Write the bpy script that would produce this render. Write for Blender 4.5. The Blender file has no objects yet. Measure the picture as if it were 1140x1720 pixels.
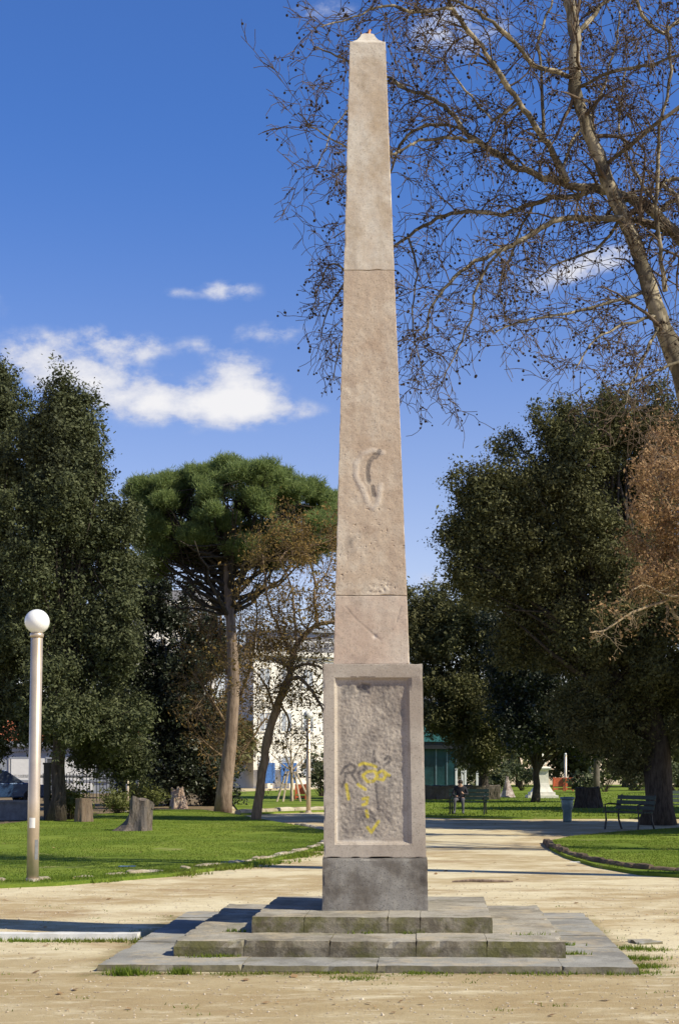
import bpy, math, random
import numpy as np
from mathutils import Vector, noise, Matrix
R = math.radians
random.seed(7)
scene = bpy.context.scene
# ------------------------------------------------------------------ camera, sky, sun, exposure
F, CX, HY, EYE = 2450.0, 630.0, 1290.0, 1.6          # focal length, principal point and eye height (photo pixels, metres)
cam_d = bpy.data.cameras.new('camera'); cam = bpy.data.objects.new('camera', cam_d)
scene.collection.objects.link(cam); scene.camera = cam
cam.location = (0, 0, EYE); cam.rotation_euler = (R(90), 0, 0)
cam_d.sensor_fit = 'VERTICAL'; cam_d.sensor_height = 36; cam_d.lens = 36*F/1720
cam_d.shift_x = (570-CX)/1720; cam_d.shift_y = (HY-860)/1720
cam_d.clip_end = 3000
SUN_AZ, SUN_EL = R(-21.5), R(42)                       # azimuth from +X, towards the viewer
sd = Vector((math.cos(SUN_AZ)*math.cos(SUN_EL), math.sin(SUN_AZ)*math.cos(SUN_EL), math.sin(SUN_EL)))
sl = bpy.data.lights.new('sun', 'SUN'); so = bpy.data.objects.new('sun', sl); scene.collection.objects.link(so)
sl.energy = 5.0; sl.angle = R(0.5); sl.color = (1, .925, .73)
so.rotation_euler = (-sd).to_track_quat('-Z', 'Y').to_euler()
scene.view_settings.view_transform = 'Standard'; scene.view_settings.look = 'None'
scene.view_settings.exposure = 0.25; scene.view_settings.gamma = 1
w = bpy.data.worlds.new('World'); scene.world = w; w.use_nodes = True
wn, wl = w.node_tree.nodes, w.node_tree.links; wn.clear()
def wnode(t, **k):
    n = wn.new(t)
    for a, b in k.items(): setattr(n, a, b)
    return n
def wmath(op, a, b=None, c=None, clamp=False):
    n = wnode('ShaderNodeMath', operation=op); n.use_clamp = clamp
    for i, v in enumerate((a, b, c)):
        if v is None: continue
        if hasattr(v, 'links'): wl.new(v, n.inputs[i])
        else: n.inputs[i].default_value = v
    return n.outputs[0]
sky = wnode('ShaderNodeTexSky', sky_type='NISHITA'); sky.sun_disc = False
sky.sun_elevation = SUN_EL; sky.sun_rotation = math.pi/2 - SUN_AZ
sky.air_density = 1.0; sky.dust_density = 0.2; sky.ozone_density = 4.0; sky.altitude = 0
tc = wnode('ShaderNodeTexCoord'); sx = wnode('ShaderNodeSeparateXYZ'); wl.new(tc.outputs['Generated'], sx.inputs[0])
ysafe = wmath('MAXIMUM', sx.outputs[1], .02)
U = wmath('DIVIDE', sx.outputs[0], ysafe); V = wmath('DIVIDE', sx.outputs[2], ysafe)
cb = wnode('ShaderNodeCombineXYZ'); wl.new(U, cb.inputs[0]); wl.new(V, cb.inputs[1])
def wnoise(scale, detail, rough, sy=1.6):
    m = wnode('ShaderNodeMapping'); m.inputs['Scale'].default_value = (1, sy, 1); wl.new(cb.outputs[0], m.inputs[0])
    n = wnode('ShaderNodeTexNoise'); n.inputs['Scale'].default_value = scale; n.inputs['Detail'].default_value = detail
    n.inputs['Roughness'].default_value = rough; wl.new(m.outputs[0], n.inputs[0]); return n.outputs[0]
# cumulus bank low on the left, thin wisps elsewhere: (x, y, half width, half height, weight, tilt)
CL = [(75,600,72,40,.95,0),(150,635,85,38,.85,.0),(225,583,60,24,.72,0),(215,678,70,24,.82,0),(325,684,88,30,1.25,0),(402,645,52,42,1.35,0),
      (432,684,52,30,1.25,0),(350,580,50,18,.42,0),(385,488,52,20,.62,0),(300,492,30,10,.35,0),(465,558,66,20,.5,0),(515,688,40,14,.4,0),
      (165,555,40,16,.35,0),(270,655,50,20,.55,0),(1010,432,100,24,.85,.35),(930,462,50,20,.6,.3),(760,50,100,46,.62,.2),(545,20,60,26,.42,0),(730,975,34,18,.5,0),
      (640,1010,120,30,.35,0),(1240,300,70,30,.7,0),(-150,500,110,60,1,0)]
acc = None
for (px, py, a, b, wt, tl) in CL:
    du = wmath('SUBTRACT', U, (px-CX)/F); dv = wmath('SUBTRACT', V, (HY-py)/F)
    if tl: dv = wmath('MULTIPLY_ADD', du, -tl, dv)
    q = wmath('ADD', wmath('POWER', wmath('ABSOLUTE', wmath('MULTIPLY', du, F/a)), 2), wmath('POWER', wmath('ABSOLUTE', wmath('MULTIPLY', dv, F/b)), 2))
    g = wmath('MULTIPLY', wmath('EXPONENT', wmath('MULTIPLY', q, -1.0)), wt)
    acc = g if acc is None else wmath('ADD', acc, g)
n1 = wnoise(34, 9, .62); n2 = wnoise(70, 6, .55, 1.2)
nn = wmath('ADD', wmath('MULTIPLY', wmath('SUBTRACT', n1, .5), 3.2), wmath('MULTIPLY', wmath('SUBTRACT', n2, .5), 1.3))
dens = wmath('ADD', acc, wmath('MULTIPLY', nn, wmath('MINIMUM', wmath('MULTIPLY', acc, 1.6), .8)))
mr = wnode('ShaderNodeMapRange', interpolation_type='SMOOTHSTEP'); wl.new(dens, mr.inputs[0])
mr.inputs[1].default_value = .13; mr.inputs[2].default_value = 1.0
front = wmath('GREATER_THAN', sx.outputs[1], .05)
fac = wmath('MULTIPLY', wmath('MULTIPLY', mr.outputs[0], front), .97)
hs = wnode('ShaderNodeHueSaturation'); hs.inputs['Saturation'].default_value = 1.05; hs.inputs['Value'].default_value = 1.0; hs.inputs['Hue'].default_value = .508
wl.new(sky.outputs[0], hs.inputs['Color'])
shade = wnode('ShaderNodeMix', data_type='RGBA'); shade.inputs[6].default_value = (5.6, 6.0, 7.4, 1); shade.inputs[7].default_value = (8.6, 8.5, 8.6, 1)
mr2 = wnode('ShaderNodeMapRange', interpolation_type='SMOOTHSTEP'); wl.new(dens, mr2.inputs[0]); mr2.inputs[1].default_value = .55; mr2.inputs[2].default_value = 1.75
wl.new(mr2.outputs[0], shade.inputs[0])
tm = wnode('ShaderNodeMapRange', interpolation_type='SMOOTHSTEP'); wl.new(sx.outputs[2], tm.inputs[0]); tm.inputs[1].default_value = .10; tm.inputs[2].default_value = .42
tint = wnode('ShaderNodeMix', data_type='RGBA'); wl.new(tm.outputs[0], tint.inputs[0]); tint.inputs[6].default_value = (1.78, 1.42, 1.40, 1); tint.inputs[7].default_value = (.72, 1.08, 1.52, 1)
zen = wnode('ShaderNodeMapRange'); wl.new(sx.outputs[2], zen.inputs[0]); zen.inputs[1].default_value = .5; zen.inputs[2].default_value = .85; zen.inputs[3].default_value = 1; zen.inputs[4].default_value = .5
tml = wnode('ShaderNodeMix', data_type='RGBA', blend_type='MULTIPLY'); tml.inputs[0].default_value = 1; zs = wnode('ShaderNodeVectorMath', operation='SCALE'); wl.new(hs.outputs[0], zs.inputs[0]); wl.new(zen.outputs[0], zs.inputs['Scale']); wl.new(zs.outputs[0], tml.inputs[6]); wl.new(tint.outputs[2], tml.inputs[7])
mx = wnode('ShaderNodeMix', data_type='RGBA'); wl.new(fac, mx.inputs[0]); wl.new(tml.outputs[2], mx.inputs[6]); wl.new(shade.outputs[2], mx.inputs[7])
bg = wnode('ShaderNodeBackground'); bg.inputs[1].default_value = .09; wl.new(mx.outputs[2], bg.inputs[0])
wo = wnode('ShaderNodeOutputWorld'); wl.new(bg.outputs[0], wo.inputs[0])

# ------------------------------------------------------------------ helpers
def P(px, py, D): return Vector(((px-CX)/F*D, D, EYE+(HY-py)/F*D))
def G(px, py, z=0.0):
    D = (EYE-z)*F/(py-HY); return Vector(((px-CX)/F*D, D, z))
def link(o, parent=None):
    scene.collection.objects.link(o)
    if parent is not None: o.parent = parent
    return o
def tag(o, label=None, cat=None, group=None, kind=None):
    if label: o['label'] = label
    if cat: o['category'] = cat
    if group: o['group'] = group
    if kind: o['kind'] = kind
    return o
def empty(name, loc, label, cat, group=None, rz=0):
    o = bpy.data.objects.new(name, None); o.location = loc; o.rotation_euler = (0, 0, rz); o.empty_display_size = .2
    link(o); return tag(o, label, cat, group)
class MB:
    def __init__(s): s.v = []; s.f = []; s.m = []
    def add(s, vs, fs, mi=0):
        b = len(s.v); s.v += [tuple(p) for p in vs]; s.f += [tuple(i+b for i in f) for f in fs]; s.m += [mi]*len(fs); return s
    def box(s, x0, x1, y0, y1, z0, z1, mi=0, M=None):
        vs = [Vector((x, y, z)) for z in (z0, z1) for y in (y0, y1) for x in (x0, x1)]
        if M is not None: vs = [M @ p for p in vs]
        return s.add(vs, [(0,2,3,1),(4,5,7,6),(0,1,5,4),(2,6,7,3),(0,4,6,2),(1,3,7,5)], mi)
    def tube(s, pts, rad, n=6, cap=True, mi=0, rough=0):
        pts = [Vector(p) for p in pts]; vs = []; fs = []
        for i, p in enumerate(pts):
            t = (pts[min(i+1, len(pts)-1)]-pts[max(i-1, 0)])
            if t.length < 1e-9: t = Vector((0, 0, 1))
            t.normalize(); a = Vector((0, 1, 0)) if abs(t.y) < .9 else Vector((1, 0, 0))
            u = t.cross(a).normalized(); v = t.cross(u); r = rad[i] if hasattr(rad, '__len__') else rad
            for k in range(n):
                an = 2*math.pi*k/n; rr = r*(1+(rough*noise.noise(p*3+Vector((k*1.7, 0, 0))) if rough else 0))
                vs.append(p+u*(math.cos(an)*rr)+v*(math.sin(an)*rr))
        for i in range(len(pts)-1):
            for k in range(n):
                fs.append((i*n+k, i*n+(k+1) % n, (i+1)*n+(k+1) % n, (i+1)*n+k))
        if cap: fs.append(tuple(range(n))[::-1]); fs.append(tuple(range((len(pts)-1)*n, len(pts)*n)))
        return s.add(vs, fs, mi)
    def lathe(s, prof, n=24, M=None, mi=0):
        vs = []; fs = []
        for (r, z) in prof:
            for k in range(n):
                a = 2*math.pi*k/n; p = Vector((r*math.cos(a), r*math.sin(a), z)); vs.append(M @ p if M is not None else p)
        for i in range(len(prof)-1):
            for k in range(n): fs.append((i*n+k, i*n+(k+1) % n, (i+1)*n+(k+1) % n, (i+1)*n+k))
        fs.append(tuple(range(n))[::-1]); fs.append(tuple(range((len(prof)-1)*n, len(prof)*n)))
        return s.add(vs, fs, mi)
    def build(s, name, mat, parent=None, smooth=False, origin=None):
        v = np.array(s.v, dtype=float).reshape(-1, 3)
        if origin is not None: v = v-np.array(origin)
        me = bpy.data.meshes.new(name); me.from_pydata(v.tolist(), [], s.f)
        for m in (mat if isinstance(mat, (list, tuple)) else [mat]): me.materials.append(m)
        if any(s.m): me.polygons.foreach_set('material_index', s.m)
        if smooth: me.polygons.foreach_set('use_smooth', [True]*len(me.polygons))
        me.update(); return link(bpy.data.objects.new(name, me), parent)
def fast(name, V, k, mat, parent=None, origin=None):
    V = np.asarray(V, dtype=np.float32).reshape(-1, 3)
    if origin is not None: V = V-np.array(origin, dtype=np.float32)
    n = len(V); me = bpy.data.meshes.new(name)
    me.vertices.add(n); me.vertices.foreach_set('co', V.ravel()); me.loops.add(n)
    me.loops.foreach_set('vertex_index', np.arange(n, dtype=np.int32)); me.polygons.add(n//k)
    me.polygons.foreach_set('loop_start', np.arange(0, n, k, dtype=np.int32)); me.update(calc_edges=True)
    me.materials.append(mat); return link(bpy.data.objects.new(name, me), parent)

# ------------------------------------------------------------------ materials
def mat_new(name):
    m = bpy.data.materials.new(name); m.use_nodes = True; nt = m.node_tree
    return m, nt, nt.nodes['Principled BSDF']
class NT:
    def __init__(s, nt): s.n = nt.nodes; s.l = nt.links; s.tc = s.n.new('ShaderNodeTexCoord')
    def put(s, sock, v):
        if hasattr(v, 'links'): s.l.new(v, sock)
        else: sock.default_value = v
    def noise(s, scale, detail=5, rough=.6, sc=(1,1,1), loc=(0,0,0), co='Object', dist=0):
        m = s.n.new('ShaderNodeMapping'); m.inputs['Scale'].default_value = sc; m.inputs['Location'].default_value = loc
        s.l.new(s.tc.outputs[co], m.inputs[0]); t = s.n.new('ShaderNodeTexNoise'); s.l.new(m.outputs[0], t.inputs[0])
        t.inputs['Scale'].default_value = scale; t.inputs['Detail'].default_value = detail; t.inputs['Roughness'].default_value = rough
        t.inputs['Distortion'].default_value = dist; return t.outputs[0]
    def ramp(s, v, a, b, smooth=True):
        r = s.n.new('ShaderNodeMapRange'); r.interpolation_type = 'SMOOTHSTEP' if smooth else 'LINEAR'
        s.put(r.inputs[0], v); r.inputs[1].default_value = a; r.inputs[2].default_value = b; return r.outputs[0]
    def mix(s, f, a, b, bt='MIX'):
        m = s.n.new('ShaderNodeMix'); m.data_type = 'RGBA'; m.blend_type = bt
        s.put(m.inputs[0], f); 
        for i, c in ((6, a), (7, b)):
            s.put(m.inputs[i], c if hasattr(c, 'links') else (*c, 1))
        return m.outputs[2]
    def math(s, op, a, b=0.0):
        m = s.n.new('ShaderNodeMath'); m.operation = op; s.put(m.inputs[0], a); s.put(m.inputs[1], b); return m.outputs[0]
    def bump(s, h, strength, dist, prev=None):
        b = s.n.new('ShaderNodeBump'); s.put(b.inputs['Height'], h); b.inputs['Strength'].default_value = strength; b.inputs['Distance'].default_value = dist
        if prev is not None: s.l.new(prev, b.inputs['Normal'])
        return b.outputs[0]
def stone_mat(name, c1, c2, c3, stain, spk=.5, bs=.5, moss=None, rough=.88, sc=1.0, streak=None):
    m, nt, p = mat_new(name); N = NT(nt)
    col = N.mix(N.ramp(N.noise(2.2*sc, 7, .68), .40, .60), c1, c2)
    col = N.mix(N.ramp(N.noise(1.1*sc, 5, .65, loc=(3, 7, 1)), .46, .64), col, c3)
    col = N.mix(N.math('MULTIPLY', N.ramp(N.noise(3.5*sc, 8, .7, loc=(9, 2, 5)), .52, .72), .75), col, stain)
    f = N.noise(70*sc, 3, .7); col = N.mix(N.math('MULTIPLY', N.ramp(f, .52, .72), spk), col, tuple(x*.45 for x in c1))
    f2 = N.noise(110*sc, 2, .6, loc=(4, 4, 4)); col = N.mix(N.math('MULTIPLY', N.ramp(f2, .58, .75), spk*.7), col, tuple(min(1, x*1.45) for x in c1))
    if streak: col = N.mix(N.math('MULTIPLY', N.ramp(N.noise(4, 5, .6, sc=(2.2, 2.2, .22), loc=(1, 5, 8)), .5, .72), .55), col, streak)
    if moss:
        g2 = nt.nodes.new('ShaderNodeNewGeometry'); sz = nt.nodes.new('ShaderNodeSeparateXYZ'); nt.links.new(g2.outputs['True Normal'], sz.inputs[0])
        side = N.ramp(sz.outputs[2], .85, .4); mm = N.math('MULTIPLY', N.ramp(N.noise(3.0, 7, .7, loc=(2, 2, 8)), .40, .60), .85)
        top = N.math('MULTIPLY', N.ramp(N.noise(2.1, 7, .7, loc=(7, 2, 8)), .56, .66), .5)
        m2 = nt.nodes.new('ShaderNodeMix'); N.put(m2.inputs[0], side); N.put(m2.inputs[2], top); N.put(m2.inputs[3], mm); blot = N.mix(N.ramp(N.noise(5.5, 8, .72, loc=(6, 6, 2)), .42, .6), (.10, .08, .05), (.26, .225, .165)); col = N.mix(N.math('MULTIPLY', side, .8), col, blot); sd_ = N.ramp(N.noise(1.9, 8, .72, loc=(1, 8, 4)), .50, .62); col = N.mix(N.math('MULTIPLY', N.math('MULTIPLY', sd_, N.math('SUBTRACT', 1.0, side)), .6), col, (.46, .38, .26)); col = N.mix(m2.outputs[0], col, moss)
    a = nt.nodes.new('ShaderNodeAttribute'); a.attribute_name = 'mark'
    sp = nt.nodes.new('ShaderNodeSeparateColor'); nt.links.new(a.outputs['Color'], sp.inputs[0])
    wear = N.ramp(N.noise(38, 4, .7), .22, .5)
    col = N.mix(N.math('MULTIPLY', sp.outputs[2], .75), col, (.74, .69, .62))
    col = N.mix(N.math('MULTIPLY', sp.outputs[1], N.math('MULTIPLY', wear, .85)), col, (.075, .07, .075))
    col = N.mix(N.math('MULTIPLY', sp.outputs[0], N.math('MULTIPLY', wear, .88)), col, (.60, .48, .05))
    nt.links.new(col, p.inputs['Base Color']); p.inputs['Roughness'].default_value = rough; p.inputs['Specular IOR Level'].default_value = .25
    b = N.bump(N.noise(16*sc, 8, .7), bs, .012); b = N.bump(f, .5, .003, b); nt.links.new(b, p.inputs['Normal']); return m
def plain(name, c, rough=.7, metal=0, var=.25, scale=6, bump=.2, spec=.4):
    m, nt, p = mat_new(name); N = NT(nt)
    n = N.noise(scale, 6, .65); col = N.mix(N.ramp(n, .3, .7), tuple(x*(1-var) for x in c), tuple(min(1, x*(1+var)) for x in c))
    nt.links.new(col, p.inputs['Base Color']); p.inputs['Roughness'].default_value = rough; p.inputs['Metallic'].default_value = metal
    p.inputs['Specular IOR Level'].default_value = spec
    if bump: nt.links.new(N.bump(N.noise(scale*4, 5, .7), bump, .01), p.inputs['Normal'])
    return m
def leaf_mat(name, a, b, c, trans=.25, rough=.5, spec=.4, big=.45):
    m, nt, p = mat_new(name); N = NT(nt)
    g = nt.nodes.new('ShaderNodeNewGeometry')
    col = N.mix(g.outputs['Random Per Island'], a, b)
    col = N.mix(N.math('MULTIPLY', N.ramp(N.noise(big, 3, .5), .45, .68), .8), col, c)
    nt.links.new(col, p.inputs['Base Color']); p.inputs['Roughness'].default_value = rough; p.inputs['Specular IOR Level'].default_value = spec
    t = nt.nodes.new('ShaderNodeBsdfTranslucent'); nt.links.new(col, t.inputs[0])
    ms = nt.nodes.new('ShaderNodeMixShader'); ms.inputs[0].default_value = trans
    nt.links.new(p.outputs[0], ms.inputs[1]); nt.links.new(t.outputs[0], ms.inputs[2])
    nt.links.new(ms.outputs[0], nt.nodes['Material Output'].inputs[0]); return m
def bark_mat(name, c1, c2, c3=None, sc=1, bs=.8):
    m, nt, p = mat_new(name); N = NT(nt)
    h = N.noise(9*sc, 7, .7, sc=(1.6, 1.6, .35)); col = N.mix(N.ramp(h, .35, .62), c1, c2)
    if c3: col = N.mix(N.ramp(N.noise(3.3*sc, 4, .6, sc=(1, 1, .6), loc=(5, 1, 2)), .5, .58), col, c3)
    nt.links.new(col, p.inputs['Base Color']); p.inputs['Roughness'].default_value = .9; p.inputs['Specular IOR Level'].default_value = .2
    nt.links.new(N.bump(h, bs, .04), p.inputs['Normal']); return m

def gravel_mat():
    m, nt, p = mat_new('gravel'); N = NT(nt)
    a = N.noise(.42, 7, .62, sc=(.7, 1, 1)); b = N.noise(2.2, 8, .68, sc=(.8, 1.0, 1), loc=(4, 1, 0)); c = N.noise(30, 4, .7); d = N.noise(120, 2, .6)
    e = N.noise(.9, 6, .65, sc=(.5, 1.1, 1), loc=(8, 3, 0))
    col = N.mix(N.ramp(a, .44, .57), (.45, .34, .185), (.66, .565, .37))
    col = N.mix(N.math('MULTIPLY', N.ramp(b, .46, .66), .6), col, (.76, .675, .47))
    col = N.mix(N.math('MULTIPLY', N.ramp(e, .5, .68), .8), col, (.36, .245, .13))
    # the worn, browner strip of earth round the front of the steps
    sep = nt.nodes.new('ShaderNodeSeparateXYZ'); nt.links.new(N.tc.outputs['Object'], sep.inputs[0])
    yy = N.math('ADD', sep.outputs[1], N.math('MULTIPLY', N.math('SUBTRACT', b, .5), 1.6))
    near = N.math('SUBTRACT', 1.0, N.ramp(yy, 11.6, 13.2))
    ax = N.math('ABSOLUTE', sep.outputs[0]); ay = N.math('ABSOLUTE', N.math('SUBTRACT', sep.outputs[1], 13.5)); foot = N.math('ADD', N.math('MAXIMUM', ax, ay), N.math('MULTIPLY', N.math('SUBTRACT', N.noise(5, 7, .7), .5), .6)); footm = N.math('SUBTRACT', 1.0, N.ramp(foot, 2.14, 2.42))
    col = N.mix(N.math('MULTIPLY', near, .78), col, (.38, .285, .15))
    fs = N.noise(5.5, 9, .75, sc=(.45, 1.3, 1), loc=(7, 2, 0), dist=.5); col = N.mix(N.math('MULTIPLY', N.ramp(fs, .52, .66), .42), col, (.80, .72, .53)); fd = N.noise(4.2, 9, .75, sc=(.55, 1.3, 1), loc=(2, 6, 0)); col = N.mix(N.math('MULTIPLY', N.ramp(fd, .54, .66), .38), col, (.30, .21, .115))
    mo_ = N.mix(N.ramp(N.noise(7, 6, .7, loc=(3, 3, 3)), .47, .58), (.26, .19, .10), (.15, .155, .04)); col = N.mix(N.math('MULTIPLY', footm, .8), col, mo_)
    col = N.mix(N.math('MULTIPLY', N.ramp(c, .52, .7), .5), col, (.34, .25, .15))
    st = N.noise(1.1, 9, .72, sc=(.5, 1.3, 1), loc=(3, 9, 0), dist=.4); col = N.mix(N.math('MULTIPLY', N.ramp(st, .50, .68), .55), col, (.80, .72, .52))
    col = N.mix(N.math('MULTIPLY', N.ramp(d, .58, .72), .5), col, (.82, .75, .6))
    nt.links.new(col, p.inputs['Base Color']); p.inputs['Roughness'].default_value = .95; p.inputs['Specular IOR Level'].default_value = .1
    bb = N.bump(b, .5, .05); bb = N.bump(c, .5, .015, bb); bb = N.bump(d, .5, .006, bb); nt.links.new(bb, p.inputs['Normal']); return m
def lawn_mat():
    m, nt, p = mat_new('lawn'); N = NT(nt)
    a = N.noise(.35, 5, .6); b = N.noise(3.0, 6, .65); c = N.noise(22, 4, .7)
    col = N.mix(N.ramp(a, .38, .62), (.11, .165, .022), (.19, .245, .038))
    col = N.mix(N.math('MULTIPLY', N.ramp(b, .45, .66), .45), col, (.09, .135, .022))
    col = N.mix(N.math('MULTIPLY', N.ramp(c, .5, .66), .6), col, (.24, .29, .055))
    col = N.mix(N.math('MULTIPLY', N.ramp(N.noise(.8, 6, .7, loc=(6, 3, 1)), .6, .7), .7), col, (.36, .30, .16))
    nt.links.new(col, p.inputs['Base Color']); p.inputs['Roughness'].default_value = .95; p.inputs['Specular IOR Level'].default_value = .05
    bb = N.bump(b, .35, .08); bb = N.bump(c, .3, .03, bb); nt.links.new(bb, p.inputs['Normal']); return m
M = {}
M['gravel'] = gravel_mat(); M['lawn'] = lawn_mat()
M['grass'] = leaf_mat('grass_blades', (.10, .165, .02), (.25, .32, .045), (.20, .22, .045), .5, .7, .1, .6)
M['dirt'] = plain('dirt', (.2, .15, .09), .95, var=.4, scale=2, bump=.5, spec=.1)
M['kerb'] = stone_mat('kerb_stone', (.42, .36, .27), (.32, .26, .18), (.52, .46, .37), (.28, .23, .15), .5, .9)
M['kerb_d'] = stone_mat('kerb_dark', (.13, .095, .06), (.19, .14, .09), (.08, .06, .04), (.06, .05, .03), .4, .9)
M['marble'] = stone_mat('marble', (.72, .70, .66), (.62, .61, .58), (.76, .74, .7), (.5, .48, .42), .15, .2, rough=.6)
M['shaft_top'] = stone_mat('shaft_top', (.58, .49, .39), (.64, .58, .49), (.47, .365, .255), (.38, .30, .21), .6, .15, streak=(.45, .37, .28))
M['shaft'] = stone_mat('shaft_stone', (.53, .42, .315), (.61, .525, .42), (.46, .345, .25), (.33, .235, .17), .8, .18, streak=(.43, .33, .25))
M['shaft_low'] = stone_mat('shaft_low', (.56, .44, .35), (.58, .49, .40), (.51, .39, .305), (.35, .27, .21), .7, .16)
M['ped'] = stone_mat('pedestal_stone', (.44, .375, .31), (.49, .43, .36), (.365, .305, .25), (.225, .185, .155), .8, .18)
M['base'] = stone_mat('lava_stone', (.16, .14, .118), (.30, .28, .25), (.065, .053, .045), (.35, .33, .29), .9, .4, rough=.75, sc=1.1)
M['step'] = stone_mat('step_stone', (.31, .28, .225), (.41, .375, .31), (.22, .195, .15), (.13, .11, .075), .9, 1.0, moss=(.12, .115, .035))
M['slab'] = stone_mat('slab_stone', (.30, .29, .26), (.37, .355, .32), (.22, .21, .19), (.16, .145, .11), .6, .8, moss=(.17, .15, .08))
M['ped_w'] = plain('white_marble', (.78, .75, .68), .6, var=.12, scale=4)
M['bark_ev'] = bark_mat('bark_evergreen', (.035, .028, .022), (.085, .07, .055))
M['bark_pine'] = bark_mat('bark_pine', (.16, .115, .085), (.30, .225, .17), sc=.7)
M['bark_plane'] = bark_mat('bark_plane', (.09, .075, .052), (.16, .135, .09), (.34, .29, .20), sc=1.4, bs=.35)
M['twig'] = bark_mat('twigs', (.07, .05, .036), (.15, .11, .075), bs=.1)
M['twig_pale'] = bark_mat('pale_twigs', (.26, .19, .12), (.36, .28, .18), bs=.1)
M['twig_mid'] = bark_mat('brown_twigs', (.14, .095, .06), (.25, .18, .115), bs=.1)
M['seed'] = plain('seed_ball', (.032, .02, .013), .9, var=.4)
M['leaf_ev'] = leaf_mat('leaf_evergreen', (.042, .054, .022), (.13, .142, .064), (.066, .073, .035), .15, .65, .2)
M['leaf_ev2'] = leaf_mat('leaf_evergreen_olive', (.055, .062, .022), (.17, .165, .068), (.10, .095, .038), .18, .65, .2)
M['leaf_dark'] = leaf_mat('leaf_dark', (.014, .020, .010), (.045, .055, .026), (.018, .025, .013), .08, .45, .35)
M['needle'] = leaf_mat('pine_needles', (.14, .20, .065), (.30, .36, .13), (.21, .27, .09), .5, .55, .2)
M['leaf_br'] = leaf_mat('leaf_brown', (.25, .15, .08), (.50, .33, .17), (.30, .175, .085), .3, .7, .2)
M['leaf_or'] = leaf_mat('leaf_ochre', (.16, .11, .035), (.30, .19, .06), (.20, .155, .05), .3, .7, .2)
M['leaf_bush'] = leaf_mat('leaf_bush', (.06, .075, .018), (.19, .20, .06), (.10, .115, .03), .25, .6, .3)
M['leaf_far'] = leaf_mat('leaf_far', (.045, .06, .025), (.13, .145, .065), (.09, .095, .045), .2, .6, .3)
M['steel'] = plain('painted_steel', (.56, .46, .35), .36, .45, .16, 2, 0, .7)
M['globe'] = plain('opal_glass', (.86, .86, .84), .25, 0, .02, 2, 0)
M['globe'].node_tree.nodes['Principled BSDF'].inputs['Subsurface Weight'].default_value = .0
M['white'] = plain('white_paint', (.8, .78, .74), .6, var=.05)
M['wall_w'] = plain('white_render', (.9, .85, .76), .8, var=.07, scale=1)
M['wall_g'] = plain('grey_render', (.30, .32, .36), .8, var=.1, scale=1)
M['pane_pale'] = plain('pale_pane', (.42, .45, .5), .3, 0, .1, 1, 0)
M['glass'] = plain('window_glass', (.05, .06, .075), .15, 0, .1, 1, 0, .6)
M['roof'] = plain('roof_grey', (.16, .155, .16), .8)
M['blue'] = plain('blue_paint', (.05, .14, .38), .5)
M['teal'] = plain('teal_paint', (.02, .10, .095), .5, var=.2, scale=2)
M['teal_glass'] = plain('teal_glass', (.015, .055, .062), .2, 0, .35, 1, 0, .6)
M['green_paint'] = plain('bench_green', (.015, .035, .028), .5)
M['iron'] = plain('iron', (.02, .022, .024), .5)
M['wood'] = bark_mat('stake_wood', (.45, .36, .26), (.6, .5, .38))
M['stump'] = bark_mat('stump_wood', (.085, .065, .052), (.20, .165, .14), (.13, .11, .10), sc=1.1)
M['stump_l'] = bark_mat('stump_pale', (.22, .14, .10), (.50, .42, .34), (.38, .27, .2))
M['stump_b'] = bark_mat('stump_brown', (.13, .09, .065), (.20, .15, .11))
M['orange'] = plain('orange_paint', (.55, .14, .06), .6)
M['carpaint'] = plain('car_blue', (.03, .07, .16), .25, .3, .05, 2, 0, .6)
M['rubber'] = plain('rubber', (.02, .02, .02), .8)
M['chrome'] = plain('car_lamp', (.75, .8, .85), .15, .3, .05, 2, 0, .8)
M['skin'] = plain('skin', (.45, .27, .19), .6); M['cloth'] = plain('dark_cloth', (.02, .02, .028), .9); M['hair'] = plain('dark_hair', (.02, .014, .01), .7)
M['jean'] = plain('grey_trousers', (.09, .09, .11), .9)
M['bin'] = plain('bin_metal', (.13, .20, .22), .45, .2, .2)
M['rockp'] = stone_mat('rock_pink', (.36, .29, .26), (.24, .19, .17), (.6, .55, .52), (.12, .1, .09), .3, 1.0, sc=2)
M['wall_b'] = stone_mat('garden_wall', (.12, .10, .08), (.17, .145, .12), (.09, .08, .06), (.07, .06, .04), .4, .9)
M['conc'] = plain('concrete', (.17, .175, .185), .85)
M['red_tile'] = plain('orange_awning', (.5, .16, .08), .8)
M['paper'] = plain('paper', (.8, .8, .8), .7, bump=0); M['bluebag'] = plain('blue_plastic', (.2, .32, .45), .5, bump=0)

# ------------------------------------------------------------------ ground
gm = MB(); gm.add([(-900, -300, 0), (900, -300, 0), (900, 1500, 0), (-900, 1500, 0)], [(0, 1, 2, 3)])
tag(gm.build('ground', M['gravel']), kind='structure')
LZ = .05
def poly_obj(name, pts, z, mat, kind='structure'):
    b = MB(); n = len(pts)
    top = [(p[0], p[1], z) for p in pts]; bot = [(p[0], p[1], -.02) for p in pts]
    b.add(top+bot, [tuple(range(n))]+[(i, i+n, (i+1) % n+n, (i+1) % n) for i in range(n)])
    o = b.build(name, mat); return tag(o, kind=kind)
def inpoly(x, y, pts):
    x = np.asarray(x); y = np.asarray(y); r = np.zeros(x.shape, bool); n = len(pts)
    for i in range(n):
        x1, y1 = pts[i][0], pts[i][1]; x2, y2 = pts[(i+1) % n][0], pts[(i+1) % n][1]
        if y1 == y2: continue
        c = ((y1 > y) != (y2 > y)) & (x < (x2-x1)*(y-y1)/(y2-y1)+x1); r ^= c
    return r
def gpts(l, z=LZ): return [G(a, b, z) for a, b in l]
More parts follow.
